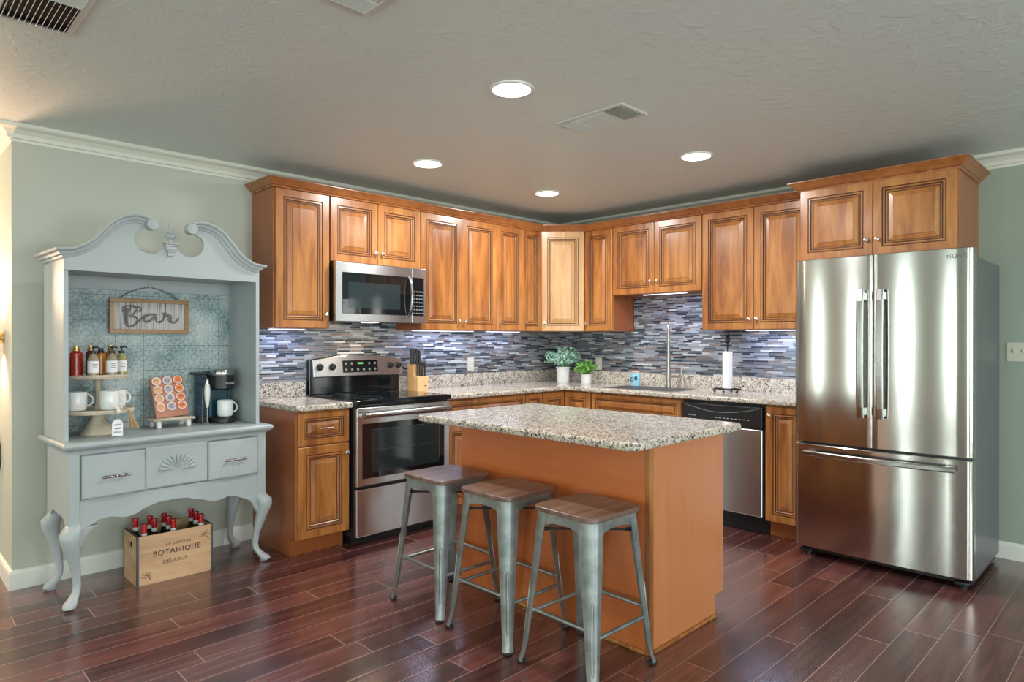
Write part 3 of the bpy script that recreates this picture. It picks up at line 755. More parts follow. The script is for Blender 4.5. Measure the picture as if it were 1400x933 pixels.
for a, b, rl, rr, hx in ((GX0, GM - .003, .030, .006, 3.118), (GM + .003, GX1, .006, .030, 3.222)):
    d = fridge_door(a, b, ZF + .014, 1.846, rl, rr).build('door', 'stainless', t, 30)
    mb = MB(); pts = []; w = .0175
    zs = [.895 + (1.640 - .895) * i / 12 for i in range(13)]
    rings = []
    for i, z in enumerate(zs):
        u = i / 12; off = .052 + .012 * math.sin(PI * u) if 0 < i < 12 else .044
        y = bulge(hx) - off
        rings.append([(hx - w, y + .011, z), (hx - w, y - .004, z), (hx - w * .6, y - .009, z), (hx + w * .6, y - .009, z), (hx + w, y - .004, z), (hx + w, y + .011, z)])
    mb.loft(rings, smooth=False)
    for z in (.93, 1.605): mb.box(hx - w * .8, hx + w * .8, bulge(hx) - .050, bulge(hx) + .004, z - .022, z + .022, .003)
    mb.build('handle', 'stainless_handle', d)
    if a > 3: text_mesh('brand_lettering', 'SAMSUNG', .030, 'steel_side', d, (3.555, bulge(3.555) - .0015, 1.800), spacing=1.1, rz=-2)
d = fridge_door(GX0, GX1, .062, ZF, .030, .030).build('freezer_drawer', 'stainless', t, 30)
mb = MB(); rings = []
for i in range(17):
    x = 2.790 + (3.582 - 2.790) * i / 16; y = bulge(x) - .045 - .010 * math.sin(PI * i / 16)
    rings.append([(x, y + .011, .637), (x, y - .004, .637), (x, y - .009, .643), (x, y - .009, .662), (x, y - .004, .668), (x, y + .011, .668)])
mb.loft(rings, smooth=False)
for x in (2.82, 3.552): mb.box(x - .022, x + .022, bulge(x) - .045, bulge(x) + .004, .640, .665, .003)
mb.build('handle', 'stainless_handle', d)

# ---------------------------------------------------------------- bar stools
def stool(label, x, y, rz, first=None):
    if first is None:
        t = thing('bar_stool', label, 'stool', (0, 0, 0), group='metal bar stools along the island')
        H = .640; TS, BS = .153, .196
        sect = lambda zz: zz / H
        mb = MB(); mb.prism(rrect(-.167, .167, -.167, .167, .045, 6), H, H + .020, 'xy', b=.003); mb.build('seat', 'seat_wood', t)
        mb = MB(); mb.prism(rrect(-.159, .159, -.159, .159, .04, 6), H - .006, H, 'xy'); 
        for k in range(4):
            Rm = Matrix.Rotation(PI / 2 * k, 4, 'Z')
            mb.prism([(-.11, H - .003), (-.11, H - .070), (-.085, H - .048), (-.04, H - .037), (.04, H - .037), (.085, H - .048), (.11, H - .070), (.11, H - .003)], -TS - .004, -TS, 'xz', mx=Rm)
        mb.build('seat_frame', 'gunmetal', t)
        for k in range(4):
            Rm = Matrix.Rotation(PI / 2 * k, 4, 'Z'); rings = []
            for z, ex in ((H - .004, 0), (H - .05, 0), (.50, 0), (.40, 0), (.30, 0), (.20, 0), (.10, 0), (.045, .004), (.012, .010)):
                u = 1 - z / H; c = TS + .004 + (BS - TS) * u + ex
                a = .072 - .042 * u; rad = .046 - .026 * u; th = .0035
                out, inn = [], []
                for p in [(c, c - a)] + [(c - rad + rad * math.cos(R(q)), c - rad + rad * math.sin(R(q))) for q in (0, 15, 30, 45, 60, 75, 90)] + [(c - a, c)]: out.append(p)
                r2 = rad - th
                for p in [(c - th, c - a)] + [(c - rad + r2 * math.cos(R(q)), c - rad + r2 * math.sin(R(q))) for q in (0, 15, 30, 45, 60, 75, 90)] + [(c - a, c - th)]: inn.append(p)
                rings.append([(px, py, z) for px, py in out + inn[::-1]])
            mb = MB(); mb.loft(rings, mx=Rm); lg = mb.build('leg', 'gunmetal', t, 50)
            # pressed slot near the foot
            mb = MB(); pts = []
            for sgn in (-1, 1):
                for z in ((.09, .33) if sgn < 0 else (.33, .09)):
                    u = 1 - z / H; c = TS + .004 + (BS - TS) * u; rad = .046 - .026 * u; q = R(45 + sgn * 12)
                    pts.append((c - rad + rad * math.cos(q) , c - rad + rad * math.sin(q), z))
            full = [pts[0], pts[1]]
            z = .345; u = 1 - z / H; c = TS + .004 + (BS - TS) * u; rad = .046 - .026 * u; full.append((c - rad + rad * .7071, c - rad + rad * .7071, z))
            full += [pts[2], pts[3]]
            z = .075; u = 1 - z / H; c = TS + .004 + (BS - TS) * u; rad = .046 - .026 * u; full.append((c - rad + rad * .7071, c - rad + rad * .7071, z))
            mb.tube(full, .0036, 6, mx=Rm, closed=True); mb.build('pressed_slot', 'gunmetal', lg)
            mb = MB(); cc = BS + .010; mb.box(cc - .030, cc + .003, cc - .030, cc + .003, 0, .016, .007, 0, Rm); mb.build('rubber_foot', 'rubber', lg)
        # stretchers, flattened tube, two heights
        for k in range(4):
            Rm = Matrix.Rotation(PI / 2 * k, 4, 'Z'); z = .205 if k % 2 == 0 else .235
            u = 1 - z / H; c = TS - .004 + (BS - TS) * u
            mb = MB(); mb.tube([(-c + .008, -c, z), (-c + .03, -c, z), (-c + .05, -c, z), (c - .05, -c, z), (c - .03, -c, z), (c - .008, -c, z)], [.005, .006, .0085, .0085, .006, .005], 8, mx=Rm)
            mb.build('stretcher', 'gunmetal', t)
        for s in (-1, 1):
            z = H - .075 + s * .005; c = TS - .012
            mb = MB(); mb.tube([(-c, -c * s, z), (c, c * s, z)], .0045, 8)
            for e in (-1, 1): mb.tube([(e * c, e * c * s, z), (e * (c - .03), e * (c - .03) * s, z)], .008, 8)
            mb.build('cross_brace', 'rubber', t)
    else: t = dup(first); t['label'] = label
    t.location = (x, y, 0); t.rotation_euler = (0, 0, rz); return t
s1 = stool('metal bar stool with wooden seat, farthest left and nearest the range', -2.868, -1.745, R(0))
stool('metal bar stool with wooden seat, middle one of the row at the island', -2.870, -2.205, R(.6), s1)
stool('metal bar stool with wooden seat, nearest the viewer by the island corner', -2.872, -2.680, R(-1.2), s1)

# ---------------------------------------------------------------- hutch
ht = thing('coffee_bar_hutch', 'pale blue-grey painted hutch with scrolled pediment and cabriole legs', 'hutch', (.54, -.25, 0), 'H')
HP = 'hutch_paint'
BX0, BX1, BF = .030, 1.048, -.470
TZ = .832
# body of the base: box with the shaped apron
ap = [(.055, .398), (.105, .400), (.133, .409), (.165, .428), (.212, .432), (.282, .414), (.329, .421), (.379, .446), (.441, .464), (.532, .467), (.592, .463), (.640, .444), (.672, .440), (.738, .413), (.781, .418), (.818, .429), (.862, .428), (.907, .405), (.940, .398), (1.02, .398)]
mb = MB(); mb.prism([(BX0 + .02, .790)] + ap + [(BX1 - .02, .790)], BF, BF + .022, 'xz', b=.002); mb.build('apron', HP, ht)
mb = MB()
for x0_, x1_ in ((BX0, BX0 + .020), (BX1 - .020, BX1)):
    mb.prism([(BF + .004, .785), (BF + .004, .395), (BF + .07, .400), (BF + .11, .440), (-.16, .450), (-.09, .405), (-.03, .395), (-.03, .785)], x0_, x1_, 'yz')
mb.box(BX0, BX1, -.05, -.03, .42, .785); mb.box(BX0 + .01, BX1 - .01, BF + .02, -.04, .50, .52)
mb.build('case', HP, ht)
for x0_, x1_ in ((BX0 - .004, BX0 + .046), (BX1 - .046, BX1 + .004)):
    mb = MB(); mb.box(x0_, x1_, BF - .006, BF + .04, .395, .790, .004); mb.build('corner_stile', HP, ht)
# top with ogee edge
mb = MB()
def topring(o, z): return [(.0 + .006 - o, -.505 - o, z), (1.072 + o, -.505 - o, z), (1.072 + o, -.004, z), (.006 - o, -.004, z)]
mb.loft([topring(-.020, .785), topring(-.016, .792), topring(-.006, .797), topring(.004, .804), topring(.010, .815), topring(.009, .825), topring(.002, TZ), topring(-.01, TZ)], smooth=False)
mb.build('tabletop', HP, ht)
# serpentine drawers and shell panel
def front_panel(x0, x1, z0, z1, y, t=.018, bow=.010):
    n = 8; rings = []
    for ins, d in ((0, 0), (0, t - .006), (.004, t - .002), (.010, t)):
        ring = []
        lo = [(x0 + ins + (x1 - x0 - 2 * ins) * i / n) for i in range(n + 1)]
        bw = lambda x: bow * math.sin(PI * (x - x0) / (x1 - x0))
        for x in lo: ring.append((x, y - d - (bw(x) if d else 0), z0 + ins))
        for x in lo[::-1]: ring.append((x, y - d - (bw(x) if d else 0), z1 - ins))
        rings.append(ring)
    mb = MB(); mb.loft(rings, smooth=False); return mb
def twisted_pull(x, y, z):
    mb = MB()
    for s in (-1, 1): mb.cyl((x + s * .045, y, z), .006, 0, -.020, axis='y', seg=8); mb.ball((x + s * .055, y - .022, z), .008, seg=8)
    for ph in (0, PI):
        mb.tube([(x - .05 + .1 * i / 24, y - .022 + .003 * math.cos(i * .8 + ph), z + .003 * math.sin(i * .8 + ph)) for i in range(25)], .0045, 6)
    return mb
simple('pull_pewter', (.35, .30, .29), .35, 1)
mb = MB(); mb.box(.078, 1.002, BF - .0015, BF + .002, .538, .768); mb.build('drawer_gap_painted_shade', 'steel_side', ht)  # dark sheet painting the shade in the gaps round the drawers
for x0_, x1_ in ((.082, .374), (.706, .998)):
    d = front_panel(x0_, x1_, .543, .763, BF - .001).build('drawer', HP, ht, 20)
    twisted_pull((x0_ + x1_) / 2, BF - .030, .648).build('handle', 'pull_pewter', d)
d = front_panel(.377, .703, .543, .770, BF - .001, t=.012, bow=-.006).build('shell_panel', HP, ht, 20)
mb = MB(); cx, cz, n = .540, .630, 11
for i in range(n):
    a = PI * (i + .5) / n * .96 + .06; ca, sa = math.cos(a), math.sin(a)
    rr_ = (.098, .085)
    mb.tube([(cx + ca * .018, BF - .008, cz + sa * .016), (cx + ca * rr_[0] * .6, BF - .013, cz + sa * rr_[1] * .6), (cx + ca * rr_[0] * .93, BF - .013, cz + sa * rr_[1] * .93), (cx + ca * rr_[0], BF - .010, cz + sa * rr_[1])], [.003, .0085, .0125, .007], 8)
mb.build('carved_shell', HP, d)
# cabriole legs
def cabriole(cx, cy, dx, dy):
    k = .7071; dx *= k; dy *= k
    st = [(.425, .000, .030), (.405, .010, .040), (.380, .026, .047), (.345, .030, .043), (.295, .020, .035), (.235, .006, .028), (.170, -.008, .0205), (.110, -.014, .018), (.075, -.010, .0185), (.048, .010, .024), (.030, .028, .031), (.014, .034, .030), (.004, .028, .022), (0, .024, .018)]
    rings = []
    for z, o, r in st:
        ring = []
        for i in range(16):
            a = 2 * PI * i / 16; ca, sa = math.cos(a), math.sin(a)
            p = (abs(ca) ** 3 + abs(sa) ** 3) ** (-1 / 3)
            ring.append((cx + dx * o * 1.3 + ca * p * r * .95, cy + dy * o * 1.3 + sa * p * r * .95, z))
        rings.append(ring)
    return MB().loft(rings)
for cx_, cy_, dx_, dy_ in ((BX0 + .030, BF + .026, -1, -1), (BX1 - .030, BF + .026, 1, -1), (BX0 + .033, -.085, -1, .25), (BX1 - .033, -.085, 1, .25)):
    mb = cabriole(cx_, cy_, dx_, dy_)
    if dy_ < 0:   # knee wing under the apron
        s = -dx_
        mb.prism([(cx_ - s * .02, .400), (cx_ + s * .100, .402), (cx_ + s * .078, .390), (cx_ + s * .052, .368), (cx_ + s * .036, .335), (cx_ + s * .018, .300), (cx_ - s * .02, .300)], BF - .004, BF + .03, 'xz', b=.004)
    mb.build('leg', HP, ht, 60)
# upper case
UX0, UX1, UF = .022, 1.046, -.405
mb = MB(); mb.box(UX0, UX0 + .022, UF, -.012, TZ, 1.80, .002); mb.box(UX1 - .022, UX1, UF, -.012, TZ, 1.80, .002)
mb.box(UX0 + .02, UX1 - .02, UF + .01, -.014, 1.708, 1.726); mb.box(UX0 + .02, UX1 - .02, -.030, -.014, TZ, 1.72)
mb.build('upper_case', HP, ht)
mb = MB(); mb.box(UX0 + .022, UX1 - .022, -.042, -.030, 1.635, 1.708, .002); mb.build('back_rail', HP, ht)
mb = MB(); mb.box(UX0 + .0225, UX1 - .0225, -.035, -.0305, TZ + .001, 1.634); mb.build('tiled_back_panel', 'deco_tile', ht)
# pediment board with scroll cut-outs (left half mirrored about CXP)
CXP = .520
left = [(.020, 1.700), (.020, 1.775), (.060, 1.786), (.121, 1.808), (.165, 1.842), (.205, 1.893), (.245, 1.940), (.290, 1.972), (.340, 1.985), (.380, 1.980), (.400, 1.966)]
hole = [(.385, 1.950), (.350, 1.930), (.336, 1.896), (.342, 1.862), (.366, 1.833), (.405, 1.816), (.445, 1.822), (.478, 1.846), (.492, 1.858)]
Lp = left + hole
full = Lp + [(2 * CXP - x, z) for x, z in Lp[::-1]]
mb = MB(); mb.prism(full, UF - .022, UF - .002, 'xz', b=.0015); mb.build('pediment', HP, ht)
# swan-neck moulding
def swan(mir):
    path = [(UX0, 1.782), (.058, 1.791), (.113, 1.818), (.155, 1.852), (.196, 1.903), (.238, 1.952), (.285, 1.985), (.338, 2.000), (.378, 1.997), (.408, 1.986)]
    mb = MB(); rings = []
    for i, (x, z) in enumerate(path):
        a = path[max(i - 1, 0)]; b = path[min(i + 1, len(path) - 1)]; d = Vector((b[0] - a[0], b[1] - a[1])).normalized(); nn = Vector((-d.y, d.x))
        if mir: pass
        ring = []
        for o, dep in ((-.024, 0), (-.024, .008), (-.018, .012), (-.012, .014), (-.008, .024), (.004, .030), (.010, .042), (.016, .046), (.022, .046), (.022, 0)):
            px = x + nn.x * o; pz = z + nn.y * o
            if i == 0: px = UX0 - dep; pz = z + o
            if mir: px = 2 * CXP - px
            ring.append((px, UF - .020 - dep, pz))
        rings.append(ring)
    mb.loft(rings, smooth=False)
    # return moulding along the side
    xs = UX0 if not mir else UX1; sg = -1 if not mir else 1
    rr = []
    for y in (-.014, UF - .020):
        rr.append([((xs if not mir else 2 * CXP - UX0) + sg * dep, y - (dep if y < -.1 else 0), 1.782 + o) for o, dep in ((-.024, -.004), (-.024, .008), (-.018, .012), (-.012, .014), (-.008, .024), (.004, .030), (.010, .042), (.016, .046), (.022, .046), (.022, -.004))])
    mb.loft(rr, smooth=False)
    cxx, czz = (.418, 1.972) if not mir else (2 * CXP - .418, 1.972)
    mb.lathe([(0, 0), (.030, 0), (.031, -.050), (.027, -.056), (.014, -.057), (.013, -.059), (0, -.060)], (cxx, UF - .02, czz), 28, 0, 'y')
    return mb
for mir in (False, True): swan(mir).build('swan_neck_molding', HP, ht, 25)
# finial on plinth
mb = MB(); fy = UF - .022
for w, z0, z1 in ((.016, 1.812, 1.834), (.022, 1.834, 1.846), (.026, 1.846, 1.866), (.032, 1.866, 1.876), (.040, 1.876, 1.884)): mb.box(CXP - w, CXP + w, fy - w, fy + .012, z0, z1, .002)
mb.lathe([(.014, 1.884), (.010, 1.892), (.010, 1.902), (.022, 1.912), (.030, 1.924), (.030, 1.930), (.024, 1.936), (.012, 1.942), (.013, 1.950), (.010, 1.956), (.009, 1.975), (.005, 2.015), (.0015, 2.048), (0, 2.052)], (CXP, fy, 0), 18)
mb.build('finial', HP, ht)

# wall sign inside the hutch, hangs from a hook on the back rail
t = thing('word_sign', 'wooden framed whitewashed sign with twisted rope word, hanging in the hutch', 'sign', (.540, -.05, 1.50), 'H')
SX0, SX1, SZ0, SZ1 = .325, .762, 1.385, 1.590
mb = MB(); mb.box(SX0 + .02, SX1 - .02, -.052, -.046, SZ0 + .02, SZ1 - .02); pl = mb.build('slat_panel', 'whitewashed_slats', t)
mb = MB()
for a in ((SX0, SX1, SZ1 - .024, SZ1), (SX0, SX1, SZ0, SZ0 + .024), (SX0, SX0 + .024, SZ0 + .024, SZ1 - .024), (SX1 - .024, SX1, SZ0 + .024, SZ1 - .024)):
    mb.box(a[0], a[1], -.062, -.044, a[2], a[3], .002)
mb.build('frame', 'sign_frame_wood', t)
mb = MB(); mb.tube([(.375, -.052, SZ1 - .002), (.43, -.05, 1.628), (.490, -.048, 1.651), (.541, -.047, 1.662), (.592, -.048, 1.651), (.65, -.05, 1.628), (.705, -.052, SZ1 - .002)], .0035, 6)
mb.build('hanging_cord', 'chain_grey', t)
def S(px, py):   # sign lettering drawn on a 1400x900 sketch grid: frame 130..1215 x 285..760
    return (SX0 + (px - 130) / 1085 * (SX1 - SX0), SZ0 + (760 - py) / 475 * (SZ1 - SZ0))
strokes = [
    [(330, 400), (322, 480), (325, 560), (335, 630), (370, 655), (430, 655), (475, 620), (490, 570), (470, 535), (420, 525), (380, 520)],
    [(300, 470), (310, 400), (370, 385), (440, 385), (480, 400), (485, 440), (450, 490), (400, 520), (450, 530)],
    [(400, 390), (470, 395), (520, 400), (545, 430), (520, 460)],
    [(345, 600), (340, 500), (355, 420)], [(360, 640), (350, 560), (365, 470), (390, 420)], [(370, 660), (400, 660), (440, 660)],
    [(480, 600), (530, 570), (570, 520), (620, 495), (680, 490), (740, 495), (745, 530), (750, 580), (790, 605)],
    [(690, 495), (640, 505), (590, 540), (585, 585), (620, 600), (670, 570), (710, 520), (745, 495)],
    [(600, 590), (650, 590), (700, 550), (735, 530)],
    [(790, 605), (830, 580), (860, 530), (880, 470), (900, 490), (940, 500), (965, 520), (955, 570), (975, 605), (1020, 595), (1060, 540)],
    [(840, 470), (870, 485), (850, 560), (815, 600)], [(900, 500), (930, 530), (925, 570), (950, 600)]]
for i, stv in enumerate(strokes):
    pass
mb = MB()
for stv in strokes:
    pts = [Vector((S(*p)[0], -.056, S(*p)[1])) for p in stv]; dense = []
    for a, b in zip(pts[:-1], pts[1:]):
        nn_ = max(2, int((b - a).length / .004))
        for q in range(nn_): dense.append(a.lerp(b, q / nn_))
    dense.append(pts[-1])
    for ph in (0, PI):
        mb.tube([(p.x + .0040 * math.cos(k_ * 1.0 + ph), p.y + .002 * math.sin(k_ * 1.0 + ph), p.z + .0040 * math.sin(k_ * 1.0 + ph)) for k_, p in enumerate(dense)], .0032, 5)
mb.build('rope_lettering', 'chain_grey', t)
mb = MB(); mb.cyl((.541, -.042, 1.668), .009, 0, -.010, axis='y', seg=14); mb.tube([(.541, -.050, 1.664), (.541, -.056, 1.655), (.541, -.058, 1.650), (.541, -.060, 1.656)], .0025, 6)
solo_at(mb, 'wall_hook', 'white_ceramic', 'small white hook on the hutch back rail holding the sign cord', 'hook', (.541, -.042, 1.668), 'H')

# two-tier stand
TX, TY = .225, -.215
t = thing('tiered_tray', 'two-tier round beaded wooden tray on the left of the hutch', 'tray', (TX, TY, TZ), 'H')
mb = MB(); mb.lathe([(.085, TZ + .001), (.088, TZ + .006), (.070, TZ + .03), (.045, TZ + .07), (.032, TZ + .10), (.030, .952)], (TX, TY, 0), 24); mb.build('pedestal', 'pale_wood', t)
def tier(z, r):
    mb = MB(); mb.lathe([(r - .01, z), (r, z + .003), (r, z + .022), (r - .006, z + .024), (r - .010, z + .018), (0, z + .018)], (TX, TY, 0), 40)
    n = int(2 * PI * r / .0085)
    for i in range(n):
        a = 2 * PI * i / n; mb.ball((TX + r * math.cos(a), TY + r * math.sin(a), z + .012), .0042, seg=6)
    return mb
tier(.951, .172).build('lower_tier', 'pale_wood', t)
mb = MB(); mb.lathe([(.028, .969), (.014, .995), (.013, 1.06), (.018, 1.11), (.026, 1.138)], (TX, TY, 0), 18); mb.build('post', 'pale_wood', t)
tier(1.137, .150).build('upper_tier', 'pale_wood', t)
L1, L2 = .951 + .019, 1.137 + .019
def mug(label, x, y, z, rz, first=None):
    if first is None:
        t = thing('coffee_mug', label, 'mug', (x, y, z), 'H', group='white coffee mugs')
        mb = MB(); mb.lathe([(.030, z), (.040, z + .003), (.0455, z + .014), (.047, z + .040), (.047, z + .098), (.0455, z + .101), (.043, z + .098), (.043, z + .030), (.038, z + .012), (0, z + .009)], (x, y, 0), 28)
        mb.build('cup', 'white_ceramic', t)
        mb = MB(); pts = []
        for i in range(11):
            a = PI * (1 - i / 10) - PI / 2; pts.append((x + .045 + .037 * math.cos(a), y, z + .056 + .031 * math.sin(a) - .006 * math.cos(a)))
        mb.tube(pts, .0055, 8); mb.build('handle', 'white_ceramic', t)
    else: t = dup(first); t['label'] = label; t.location = HM @ Vector((x, y, z))
    t.rotation_euler = (0, 0, HA + rz); return t
m1 = mug('white coffee mug, leftmost on the lower tier of the tray', .120, -.240, L1, R(12))
mug('white coffee mug, middle of the lower tier beside the post', .255, -.300, L1, R(10), m1)
mug('white coffee mug, rightmost on the lower tier of the tray', .322, -.190, L1, R(20), m1)

# bottles on the upper tier
def pump_bottle(label, x, y, liquid, rz=0):
    z = L2; t = thing('pump_bottle', label, 'bottle', (x, y, z), 'H', group='labelled pump bottles on the tray')
    mb = MB(); mb.lathe([(.022, z), (.0265, z + .003), (.0265, z + .088), (.020, z + .105), (.012, z + .113), (.012, z + .122), (0, z + .122)], (x, y, 0), 20); mb.build('bottle_body', liquid, t)
    mb = MB(); mb.lathe([(.0270, z + .018), (.0272, z + .018), (.0272, z + .080), (.0270, z + .080)], (x, y, 0), 24, ring=True); lb = mb.build('label', 'white_label', t)
    mb = MB()
    for zz, w in ((.062, .012), (.052, .009), (.044, .011)):
        mb.box(x - w, x + w, y - .0278, y - .0268, z + zz, z + zz + .0022)
    mb.build('label_print', 'ink', lb)
    mb = MB(); mb.cyl((x, y, 0), .014, z + .118, z + .132, seg=14); mb.cyl((x, y, 0), .005, z + .13, z + .150, seg=8)
    mb.tube([(x - .006, y, z + .152), (x + .006, y, z + .154), (x + .022, y - .002, z + .152), (x + .027, y - .002, z + .146)], [.007, .006, .004, .003], 8); mb.build('pump', 'black_plastic', t)
    return t
simple('clear_syrup', (.30, .26, .18), .1)
pump_bottle('white-labelled pump bottle with black pump, next to the red bottle', .176, -.318, 'clear_syrup')
pump_bottle('white-labelled pump bottle with black pump, middle of the three in front', .262, -.322, 'clear_syrup')
pump_bottle('white-labelled pump bottle of pale green liquid, right end of the tray', .326, -.262, 'olive_glass')
def cap_bottle(label, name, x, y, body, cap, h=.115, r=.027, lab=None):
    z = L2; t = thing(name, label, 'bottle', (x, y, z), 'H')
    mb = MB(); mb.lathe([(r - .004, z), (r, z + .003), (r, z + h), (r * .6, z + h + .012), (.012, z + h + .016), (0, z + h + .016)], (x, y, 0), 20); mb.build('bottle_body', body, t)
    mb = MB(); mb.lathe([(.016, z + h + .012), (.017, z + h + .022), (.012, z + h + .026), (.012, z + h + .040), (0, z + h + .041)], (x, y, 0), 16); mb.build('cap', cap, t)
    if lab:
        mb = MB(); mb.lathe([(r + .0004, z + .03), (r + .0006, z + .03), (r + .0006, z + .085), (r + .0004, z + .085)], (x, y, 0), 24, ring=True); mb.build('label', lab, t)
cap_bottle('dark red syrup bottle with gold cap, left end of the upper tier', 'syrup_bottle', .112, -.262, 'red_glass', 'gold', .120, .029)
simple('plum_glass', (.09, .03, .03), .15)
cap_bottle('gold-capped bottle standing behind the first white-labelled pump bottle', 'syrup_bottle', .190, -.220, 'plum_glass', 'gold', .122, .024)
cap_bottle('amber syrup bottle with dark cap between the first two pump bottles', 'syrup_bottle', .225, -.265, 'amber_glass', 'black_plastic', .108, .024)
cap_bottle('gold-capped bottle standing behind the middle pump bottle', 'syrup_bottle', .286, -.215, 'amber_glass', 'gold', .122, .024)

# bead garland with tag and tassel hanging over the lower tier
t = thing('bead_garland', 'white bead garland with paper tag and jute tassel hanging on the tray', 'garland', (.26, -.40, .97), 'H')
mb = MB()
for x, y, z, r in ((.268, -.392, .985, .011), (.270, -.398, .967, .012), (.288, -.380, .984, .008), (.256, -.392, .992, .008)): mb.ball((x, y, z), r, seg=12)
mb.build('beads', 'bead_white', t)
mb = MB(); mb.tube([(.270, -.398, .957), (.266, -.402, .94), (.264, -.404, .928)], .002, 6); mb.tube([(.285, -.382, .985), (.31, -.376, .983), (.335, -.360, .965)], .003, 6); mb.build('string', 'twine', t)
mb = MB(); mb.prism([(.238, .838), (.290, .838), (.290, .905), (.276, .926), (.252, .926), (.238, .905)], -.407, -.403, 'xz', b=.0008); tg = mb.build('paper_tag', 'paper', t)
mb = MB()
for zz, a, b, c in ((.898, .248, .282, 3), (.878, .250, .280, 4), (.858, .246, .284, 5)):
    mb.tube([(a + (b - a) * i / 20, -.4076, zz + .005 * math.sin(i * 1.3 + c)) for i in range(21)], .0009, 4)
mb.build('tag_script', 'ink', tg)
mb = MB()
for i in range(34):
    a = random.random() * 2 * PI; q = random.random()
    mb.tube([(.335, -.360, .968), (.338 + .006 * math.cos(a), -.360 + .006 * math.sin(a), .945), (.362 + .030 * q * math.cos(a), -.362 + .022 * q * math.sin(a), .862 + .01 * random.random())], .0018, 4)
mb.ball((.336, -.360, .958), .009, seg=8); mb.build('tassel', 'twine', t)

# riser tray with pod board
RXc, RYc = .600, -.165
t = thing('riser_tray', 'small beaded rectangular riser tray under the coffee pod board', 'tray', (RXc, RYc, TZ), 'H')
mb = MB(); mb.box(.500, .725, -.245, -.095, .876, .890, .003)
for i in range(26):
    mb.ball((.504 + i * .0087, -.246, .883), .0045, seg=6)
for i in range(17): mb.ball((.499, -.243 + i * .0087, .883), .0045, seg=6)
mb.build('board', 'pale_wood', t)
for x, y in ((.530, -.225), (.695, -.225), (.530, -.115), (.695, -.115)):
    mb = MB(); mb.lathe([(.010, TZ + .001), (.014, TZ + .006), (.014, .870), (.012, .877)], (x, y, 0), 12); mb.build('foot', 'bead_white', t)
PB = Matrix.Translation((.615, -.205, .8955)) @ Matrix.Rotation(R(-16), 4, 'X') @ Matrix.Rotation(R(-3.5), 4, 'Y')
t = thing('pod_board', 'tilted copper-brown board holding twelve coffee pods', 'pod holder', (.615, -.205, .892), 'H')
mb = MB(); mb.box(-.092, .092, 0, .012, 0, .242, .002, 0, PB)
mb.tube([(.615, -.108, .894), PB @ Vector((0, .011, .16))], .004, 6); mb.build('board', 'copper_board', t)
mb = MB()
for i in range(7): mb.tube([PB @ Vector((-.06 + i * .02, -.001, .016 + .005 * math.sin(i * 2))), PB @ Vector((-.048 + i * .02, -.001, .024))], .0012, 4)
mb.build('board_script', 'pale_wood', t)
cn = {0: ('peach-orange lid, left column of the board', 'pod_peach'), 1: ('white and lilac lid, middle column of the board', 'pod_lilac'), 2: ('bright orange lid, right column of the board', 'pod_orange')}
rn = ['bottom row', 'second row from the bottom', 'second row from the top', 'top row']
for c in range(3):
    for r_ in range(4):
        px, pz = -.060 + c * .060, .062 + r_ * .052
        mb = MB(); mb.lathe([(.017, .001), (.0245, -.003), (.0250, -.006), (.0215, -.0065)], (px, 0, pz), 20, 0, 'y', mx=PB, ring=True)
        mb.lathe([(.0215, -.0064), (0.0, -.0068)], (px, 0, pz), 20, 1, 'y', mx=PB)
        if c == 0: mb.box(px - .012, px + .012, -.0078, -.0066, pz + .004, pz + .009, 0, 2, PB)
        elif c == 1: mb.lathe([(.010, -.0066), (.010, -.0076), (.007, -.0076)], (px, 0, pz), 12, 3, 'y', mx=PB, ring=True)
        else: mb.box(px - .011, px + .011, -.0078, -.0066, pz - .002, pz + .003, 0, 3, PB)
        solo_at(mb, 'coffee_pod', ['pod_rim', cn[c][1], 'leaf_green', 'navy'], 'coffee pod, %s, %s' % (cn[c][0], rn[r_]), 'coffee pod', (.615, -.205, .892), 'H', 'coffee pods on the tilted board')

# coffee maker
t = thing('coffee_maker', 'black and dark blue single-cup coffee maker on the right of the hutch', 'coffee maker', (.915, -.15, TZ), 'H')
KX, KY = .918, -.185
mb = MB(); mb.prism(rrect(KX - .066, KX + .066, -.13, -.04, .018), TZ + .001, 1.150, 'xy', b=.004); mb.build('body', 'brewer_blue', t)
mb = MB(); mb.lathe([(.060, TZ + .001), (.066, TZ + .006), (.066, TZ + .030), (.062, TZ + .036), (0, TZ + .036)], (KX, KY - .010, 0), 28); mb.box(KX - .062, KX + .062, -.19, -.05, TZ + .001, TZ + .03, .004); mb.build('drip_tray', 'black_plastic', t)
mb = MB(); mb.lathe([(.040, 1.035), (.062, 1.040), (.068, 1.046), (.068, 1.128)], (KX, KY + .012, 0), 32); mb.box(KX - .067, KX + .067, -.175, -.05, 1.04, 1.128, .006); hd = mb.build('brew_head', 'black_plastic', t)
mb = MB(); mb.lathe([(.068, 1.128), (.069, 1.132), (.069, 1.152), (.064, 1.162), (0, 1.163)], (KX, KY + .012, 0), 32); mb.build('lid', 'stainless_handle', t)
text_mesh('brand_lettering', 'KEURIG', .017, 'grey_label', hd, (KX + .018, KY + .012 - .0695, 1.078), rz=6)
mb = MB(); mb.prism(rrect(.792, .850, -.12, -.045, .015), TZ + .03, 1.130, 'xy'); mb.build('water_tank', 'smoke_plastic', t)
mb = MB(); mb.box(.770, .856, -.125, -.040, 1.130, 1.146, .004); mb.build('tank_lid', 'black_plastic', t)
mb = MB(); mb.prism(rrect(.788, .860, -.125, -.04, .015), TZ + .001, TZ + .03, 'xy', b=.003); mb.build('tank_base', 'black_plastic', t)
mug('white coffee mug standing on the drip tray of the coffee maker', KX + .004, -.205, TZ + .038, R(8), m1)
